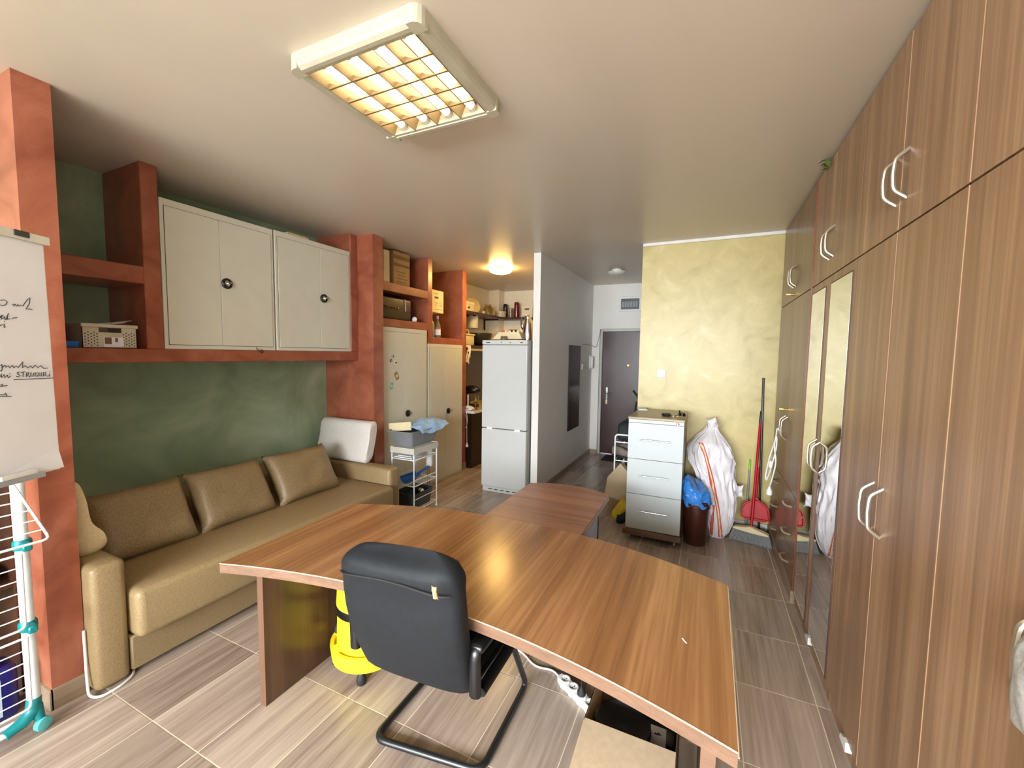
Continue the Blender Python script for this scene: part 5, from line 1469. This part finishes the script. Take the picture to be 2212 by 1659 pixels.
tag(G().lathe([(0.075, 1.97), (0.08, 1.975), (0.08, 2.16)], (-3.30, 5.62, 0), 24).obj('paper_roll', M['white_plastic'], None, 40), 'white paper towel roll hung under the corner shelf', 'paper roll')
tw = G().grid(lambda u, v: (-3.085 + 0.012 * math.sin(u * 9 + v * 3), 5.06 + 0.13 * u + 0.02 * math.sin(v * 5), 1.70 - 0.22 * v - 0.05 * u * v), 12, 14)
nb = len(tw.v)
tw.add([(x - 0.004, y, z) for x, y, z in tw.v[:nb]], [tuple(reversed(q)) for q in tw.f])
towel = thing('tea_towel', 'white tea towel with black and green spots hanging from the lower kitchen shelf', 'towel', (-3.085, 5.12, 1.45))
tw.obj('towel_cloth', M['paper'], towel, 60)
for (dy, dz, mt) in ((0.02, 0.05, 'black_plastic'), (0.05, 0.11, 'black_plastic'), (0.10, 0.16, 'green_plastic'), (0.03, 0.17, 'pink')):
    G().pillow((-3.070, 5.06 + dy, 1.70 - dz), (0, 1, 0), (0, 0, 1), (1, 0, 0), 0.016, 0.020, 0.003, 8, 8, 0.2).obj('spot', M[mt], towel, 60)
# on the fridge
FT = 1.7325
ck = thing('serving_tray', 'cream serving tray with knobs on top of the fridge', 'tray', (-2.10, 4.40, FT))
G().extrude([(-0.19, 0.0), (0.19, 0.0), (0.14, 0.085), (-0.11, 0.085)], (-2.06, 4.26, FT + 0.012), (1, 0, 0), (0, 0.2, 0.98), (0, 0.16, 0.0)).obj('tray_body', M['cream_plastic'], ck)
G().box(-2.24, -2.05, 4.245, 4.27, FT + 0.001, FT + 0.012).obj('tray_foot', M['dark_metal'], ck)
for i in range(4):
    G().lathe([(0.012, 0.0), (0.013, 0.02), (0.002, 0.024)], (-2.12 + 0.05 * i, 4.36, FT + 0.095), 12).obj('knob', M['cream_plastic'], ck, 40)
tag(G().lathe([(0.036, FT + 0.001), (0.038, FT + 0.02), (0.034, FT + 0.045), (0.03, FT + 0.048)], (-2.075, 4.215, 0), 18).obj('small_bowl', M['glass'], None, 40), 'small clear glass bowl at the front of the fridge top', 'bowl')
tag(G().box(-2.02, -1.85, 4.20, 4.30, FT + 0.001, FT + 0.014, 0.003).obj('black_tablet', M['black_plastic']), 'flat black device lying on the fridge top', 'device')
tag(G().box(-2.16, -2.07, 4.52, 4.60, FT + 0.001, FT + 0.14, 0.004).obj('black_tin', M['black_plastic']), 'black tin at the back of the fridge top', 'tin')
tag(G().box(-2.05, -2.0, 4.53, 4.6, FT + 0.001, FT + 0.135, 0.004).obj('green_packet', plain('pale_green_packet', (190, 196, 140), 0.5)), 'pale green packet beside the black tin on the fridge', 'packet')
tag(G().lathe([(0.035, FT + 0.001), (0.038, FT + 0.08), (0.03, FT + 0.13), (0.002, FT + 0.135)], (-2.24, 4.56, 0), 18).obj('red_mug', plain('pink_red_mug', (186, 90, 84), 0.4), None, 50), 'pinkish red cup at the back left of the fridge top', 'cup')
tag(G().pillow((-1.95, 4.56, FT + 0.10), (1, 0, 0), (0, 0, 1), (0, -1, 0), 0.08, 0.095, 0.03, 14, 12, 0.05, 5, 0.015).obj('plastic_bag', M['white_plastic'], None, 60), 'white plastic bag on the fridge beside the steel flask', 'bag')
th = thing('steel_flask', 'tall stainless steel pump flask on the right of the fridge top', 'flask', (-1.845, 4.36, FT))
G().lathe([(0.058, FT + 0.001), (0.06, FT + 0.01), (0.056, FT + 0.17), (0.036, FT + 0.235), (0.035, FT + 0.25)], (-1.845, 4.36, 0), 24).obj('flask_body', M['chrome'], th, 50)
G().lathe([(0.04, FT + 0.25), (0.042, FT + 0.275), (0.03, FT + 0.29), (0.002, FT + 0.292)], (-1.845, 4.36, 0), 20).obj('flask_lid', M['chrome'], th, 50)
G().tube(bend([(-1.885, 4.34, FT + 0.265), (-1.915, 4.33, FT + 0.26), (-1.915, 4.33, FT + 0.15), (-1.893, 4.345, FT + 0.12)], 0.03), 0.009, 8).obj('flask_handle', M['dark_metal'], th, 50)
# on the counter
cz = 0.801
cm = thing('coffee_maker', 'black coffee maker on the kitchen counter', 'coffee maker', (-3.12, 5.2, cz))
G().box(-3.25, -3.00, 5.15, 5.30, cz, cz + 0.05, 0.008, 2).obj('base', M['black_plastic'], cm, 40)
G().box(-3.25, -3.15, 5.15, 5.30, cz + 0.05, cz + 0.24, 0.008, 2).obj('column', M['black_plastic'], cm, 40)
G().ball((-3.08, 5.225, cz + 0.26), (0.15, 0.085, 0.06), 18, 10).obj('brew_head', M['black_plastic'], cm, 50)
wg = thing('wine_glass', 'empty wine glass on the kitchen counter', 'glass', (-2.93, 5.08, cz))
G().lathe([(0.034, 0.0), (0.034, 0.003), (0.005, 0.008), (0.004, 0.07), (0.02, 0.085), (0.036, 0.115), (0.038, 0.14), (0.030, 0.19), (0.0285, 0.19), (0.0365, 0.14), (0.0345, 0.116), (0.018, 0.088), (0.002, 0.08)], (-2.93, 5.09, cz), 22).obj('glass_body', M['glass'], wg, 60)
tag(G().lathe([(0.012, 0), (0.012, 0.20), (0.006, 0.205)], (-3.02, 5.02, cz), 12).obj('white_candle', M['white_plastic'], None, 40), 'slim white candle on the kitchen counter beside the coffee maker', 'candle')
hm = thing('hand_mixer', 'white hand mixer with its cord hanging over the counter end', 'mixer', (-2.94, 4.97, cz))
G().extrude(smooth_poly([(0, 0), (0.11, 0), (0.14, 0.02), (0.11, 0.045), (0.05, 0.06), (0, 0.06)], 2), (-3.02, 4.91, cz + 0.001), (1, 0, 0), (0, 0, 1), (0, 0.07, 0)).obj('mixer_body', M['white_plastic'], hm, 40)
G().box(-3.03, -2.94, 4.908, 4.912, cz + 0.018, cz + 0.026).obj('mixer_slot', M['dark_grey'], hm)
G().tube(bend([(-2.985, 4.912, cz + 0.01), (-2.97, 4.882, cz + 0.0), (-2.935, 4.876, cz - 0.10), (-2.955, 4.876, cz - 0.25), (-3.0, 4.877, cz - 0.20), (-2.97, 4.877, cz - 0.05), (-2.95, 4.877, cz - 0.12), (-2.945, 4.877, cz - 0.45)], 0.05, 6), 0.004, 8).obj('mixer_cord', M['white_plastic'], hm, 50)
G().lathe([(0.018, 0), (0.02, 0.02), (0.012, 0.035), (0.005, 0.06)], (-2.945, 4.877, cz - 0.50), 12).obj('mixer_plug', M['white_plastic'], hm, 40)

# ------------------------------------------------------------------ corridor
tag(G().box(-1.671, -1.655, 5.345, 5.86, 0.555, 1.712, 0.003).obj('wall_board', M['dark_panel']), 'tall narrow dark brown glossy board on the corridor wall', 'board')
ic = thing('intercom', 'white intercom handset on the corridor wall beside the door', 'intercom', (-1.66, 6.45, 1.36))
G().box(-1.671, -1.65, 6.41, 6.50, 1.37, 1.575, 0.006, 2).obj('base', M['white_plastic'], ic, 40)
G().box(-1.65, -1.615, 6.425, 6.475, 1.38, 1.565, 0.012, 3).obj('handset', M['white_plastic'], ic, 50)
tag(G().box(-1.671, -1.655, 5.98, 6.05, 1.37, 1.45, 0.004).obj('bell_button', M['white_plastic']), 'small white wall button between the dark panel and the intercom', 'button')
tag(G().tube(bend([(-1.668, 6.0, 1.735), (-1.63, 6.2, 1.745), (-1.62, 6.45, 1.72), (-1.60, 6.565, 1.70), (-1.57, 6.572, 1.84), (-1.54, 6.575, 1.985)], 0.08), 0.004, 6).obj('loose_cable', M['grey_plastic'], None, 50), 'thin loose cable arching from the corridor wall to the door frame', 'cable')
vb = thing('fuse_box', 'white framed fuse box with a dark window above the entrance door', 'fuse box', (-1.1, 6.575, 2.25))
G().box(-1.265, -0.935, 6.555, 6.579, 2.255, 2.475, 0.006).obj('frame', M['white_plastic'], vb)
G().box(-1.235, -0.965, 6.548, 6.556, 2.285, 2.445, 0.002).obj('window', M['dark_grey'], vb)
for i in range(6):
    G().box(-1.22 + 0.04 * i, -1.19 + 0.04 * i, 6.5465, 6.5485, 2.32, 2.40).obj('breaker', M['grey_plastic'], vb)
sw = thing('light_switch', 'white double light switch on the yellow wall', 'switch', (-0.404, 4.32, 1.365))
G().box(-0.445, -0.363, 4.320, 4.3295, 1.37, 1.452, 0.003, 2).obj('plate', M['white_plastic'], sw, 40)
for a in (-0.432, -0.402):
    G().box(a, a + 0.027, 4.316, 4.321, 1.385, 1.437, 0.002).obj('rocker', M['white_plastic'], sw)
tag(G().box(-1.40, -1.02, 6.20, 6.56, 0.0005, 0.012, 0.003).obj('door_mat', M['mat_black']), 'black mat in front of the entrance door', 'mat')

# shoe rack behind the filing cabinet
sr = thing('shoe_rack', 'white wire shoe rack behind the white drawer cabinet', 'shoe rack', (-0.76, 4.75, 0))
sx0, sx1, sy0, sy1 = -0.86, -0.64, 4.48, 5.05
for y in (sy0, sy1):
    G().tube(bend([(sx0, y, 0.005), (sx0, y, 0.74), (sx1, y, 0.74), (sx1, y, 0.005)], 0.04), 0.009, 10).obj('end_frame', M['white_paint'], sr, 50)
for z in (0.14, 0.46, 0.66):
    s = G().tube([(sx0, sy0, z), (sx1, sy0, z), (sx1, sy1, z), (sx0, sy1, z)], 0.006, 8, True).obj('shelf_rim', M['white_paint'], sr, 50)
    for k in range(1, 6):
        x = sx0 + (sx1 - sx0) * k / 6
        G().cyl((x, sy0, z), (x, sy1, z), 0.003, 6).obj('wire', M['grey_wire'], s)


def shoe(label, x, y, z, rz, mat, group='shoes on the rack'):
    t = thing('shoe', label, 'shoe', (x, y, z), group)
    g = ring_loft([((0, -0.125, 0.035), (0.02, 0, 0), (0, 0, 0.022)), ((0, -0.10, 0.04), (0.036, 0, 0), (0, 0, 0.030)), ((0, -0.03, 0.05), (0.042, 0, 0), (0, 0, 0.040)), ((0, 0.03, 0.06), (0.036, 0, 0), (0, 0, 0.05)), ((0, 0.09, 0.062), (0.034, 0, 0), (0, 0, 0.052)), ((0, 0.12, 0.06), (0.024, 0, 0), (0, 0, 0.044))], 16, 2.4)
    g.rot(rz, (0, 0, 0), 'Z')
    g.v = [(a + x, b + y, c + z) for a, b, c in g.v]
    g.obj('upper', mat, t, 60)
    s = G().prism([(0.045 * math.sin(q) * (1 - 0.15 * math.cos(q)), -0.135 * math.cos(q)) for q in [i * 2 * math.pi / 20 for i in range(20)]], 0.0, 0.018).rot(rz, (0, 0, 0), 'Z')
    s.v = [(a + x, b + y, c + z) for a, b, c in s.v]
    s.obj('sole', M['black_rubber'], t)


shoe('grey shoe at the near end of the middle rack shelf', -0.80, 4.63, 0.467, 1.3, M['shoe'])
shoe('grey shoe behind the nearest one on the middle rack shelf', -0.74, 4.80, 0.467, 1.5, M['shoe'])
tag(G().box(-0.85, -0.65, 4.50, 5.0, 0.667, 0.86, 0.05, 4).jitter(0.02, 8, 2).obj('dark_bag', M['dark_cloth'], None, 60), 'dark green-black bag on top of the shoe rack', 'bag')
tag(G().box(-0.85, -0.65, 4.52, 5.0, 0.147, 0.30, 0.03, 3).jitter(0.012, 8, 5).obj('black_boots', M['black_leather'], None, 60), 'black bundle on the lowest shoe rack shelf', 'bundle')
cbp = thing('beige_carton', 'beige carton leaning against the shoe rack on the floor', 'box', (-0.78, 4.42, 0))
G().extrude([(0, 0), (0.24, -0.04), (0.26, 0.26), (0.16, 0.36), (0.03, 0.20)], (-0.935, 4.36, 0.10), (1, 0, 0), (0, 0, 1), (0, 0.10, 0)).obj('carton_body', plain('beige_carton_board', (196, 176, 144), 0.7), cbp)
G().box(-0.90, -0.70, 4.38, 4.44, 0.0, 0.10).obj('carton_base', M['card_old'], cbp)
yd = thing('yellow_duster', 'yellow and dark green work glove bundle on the floor beside the drawer cabinet', 'gloves', (-0.64, 3.98, 0))
G().pillow((-0.695, 3.98, 0.115), (0.5, 0.2, 0.8), (0.7, -0.6, -0.3), (0.5, 0.75, 0), 0.11, 0.06, 0.045, 16, 12, 0.05, 3, 0.02).obj('yellow_part', plain('yellow_glove', (196, 170, 40), 0.7, grain=0.2), yd, 60)
G().pillow((-0.675, 3.95, 0.05), (0.9, 0.2, 0.3), (-0.2, 0.9, 0), (0, 0, 1), 0.06, 0.05, 0.045, 14, 12, 0.05, 6, 0.02).obj('green_part', M['dark_cloth'], yd, 60)
um = thing('folded_stroller', 'black folded frame with a dark green cover leaning beside the entrance door', 'folded frame', (-0.72, 5.5, 0))
G().tube([(-0.95, 5.35, 0.0), (-0.70, 5.55, 1.05), (-0.645, 5.6, 1.42)], 0.012, 8).tube([(-0.66, 5.30, 0.0), (-0.66, 5.4, 1.0), (-0.66, 5.5, 1.45)], 0.013, 8).tube([(-0.84, 5.45, 1.14), (-0.70, 5.50, 0.95)], 0.014, 8).obj('frame_tubes', M['black_tube'], um, 50)
G().pillow((-0.74, 5.40, 0.72), (1, 0.3, 0.1), (0.15, 0.1, 1), (0, 1, 0), 0.10, 0.30, 0.05, 14, 16, 0.05, 2, 0.03).obj('cover', M['dark_cloth'], um, 60)
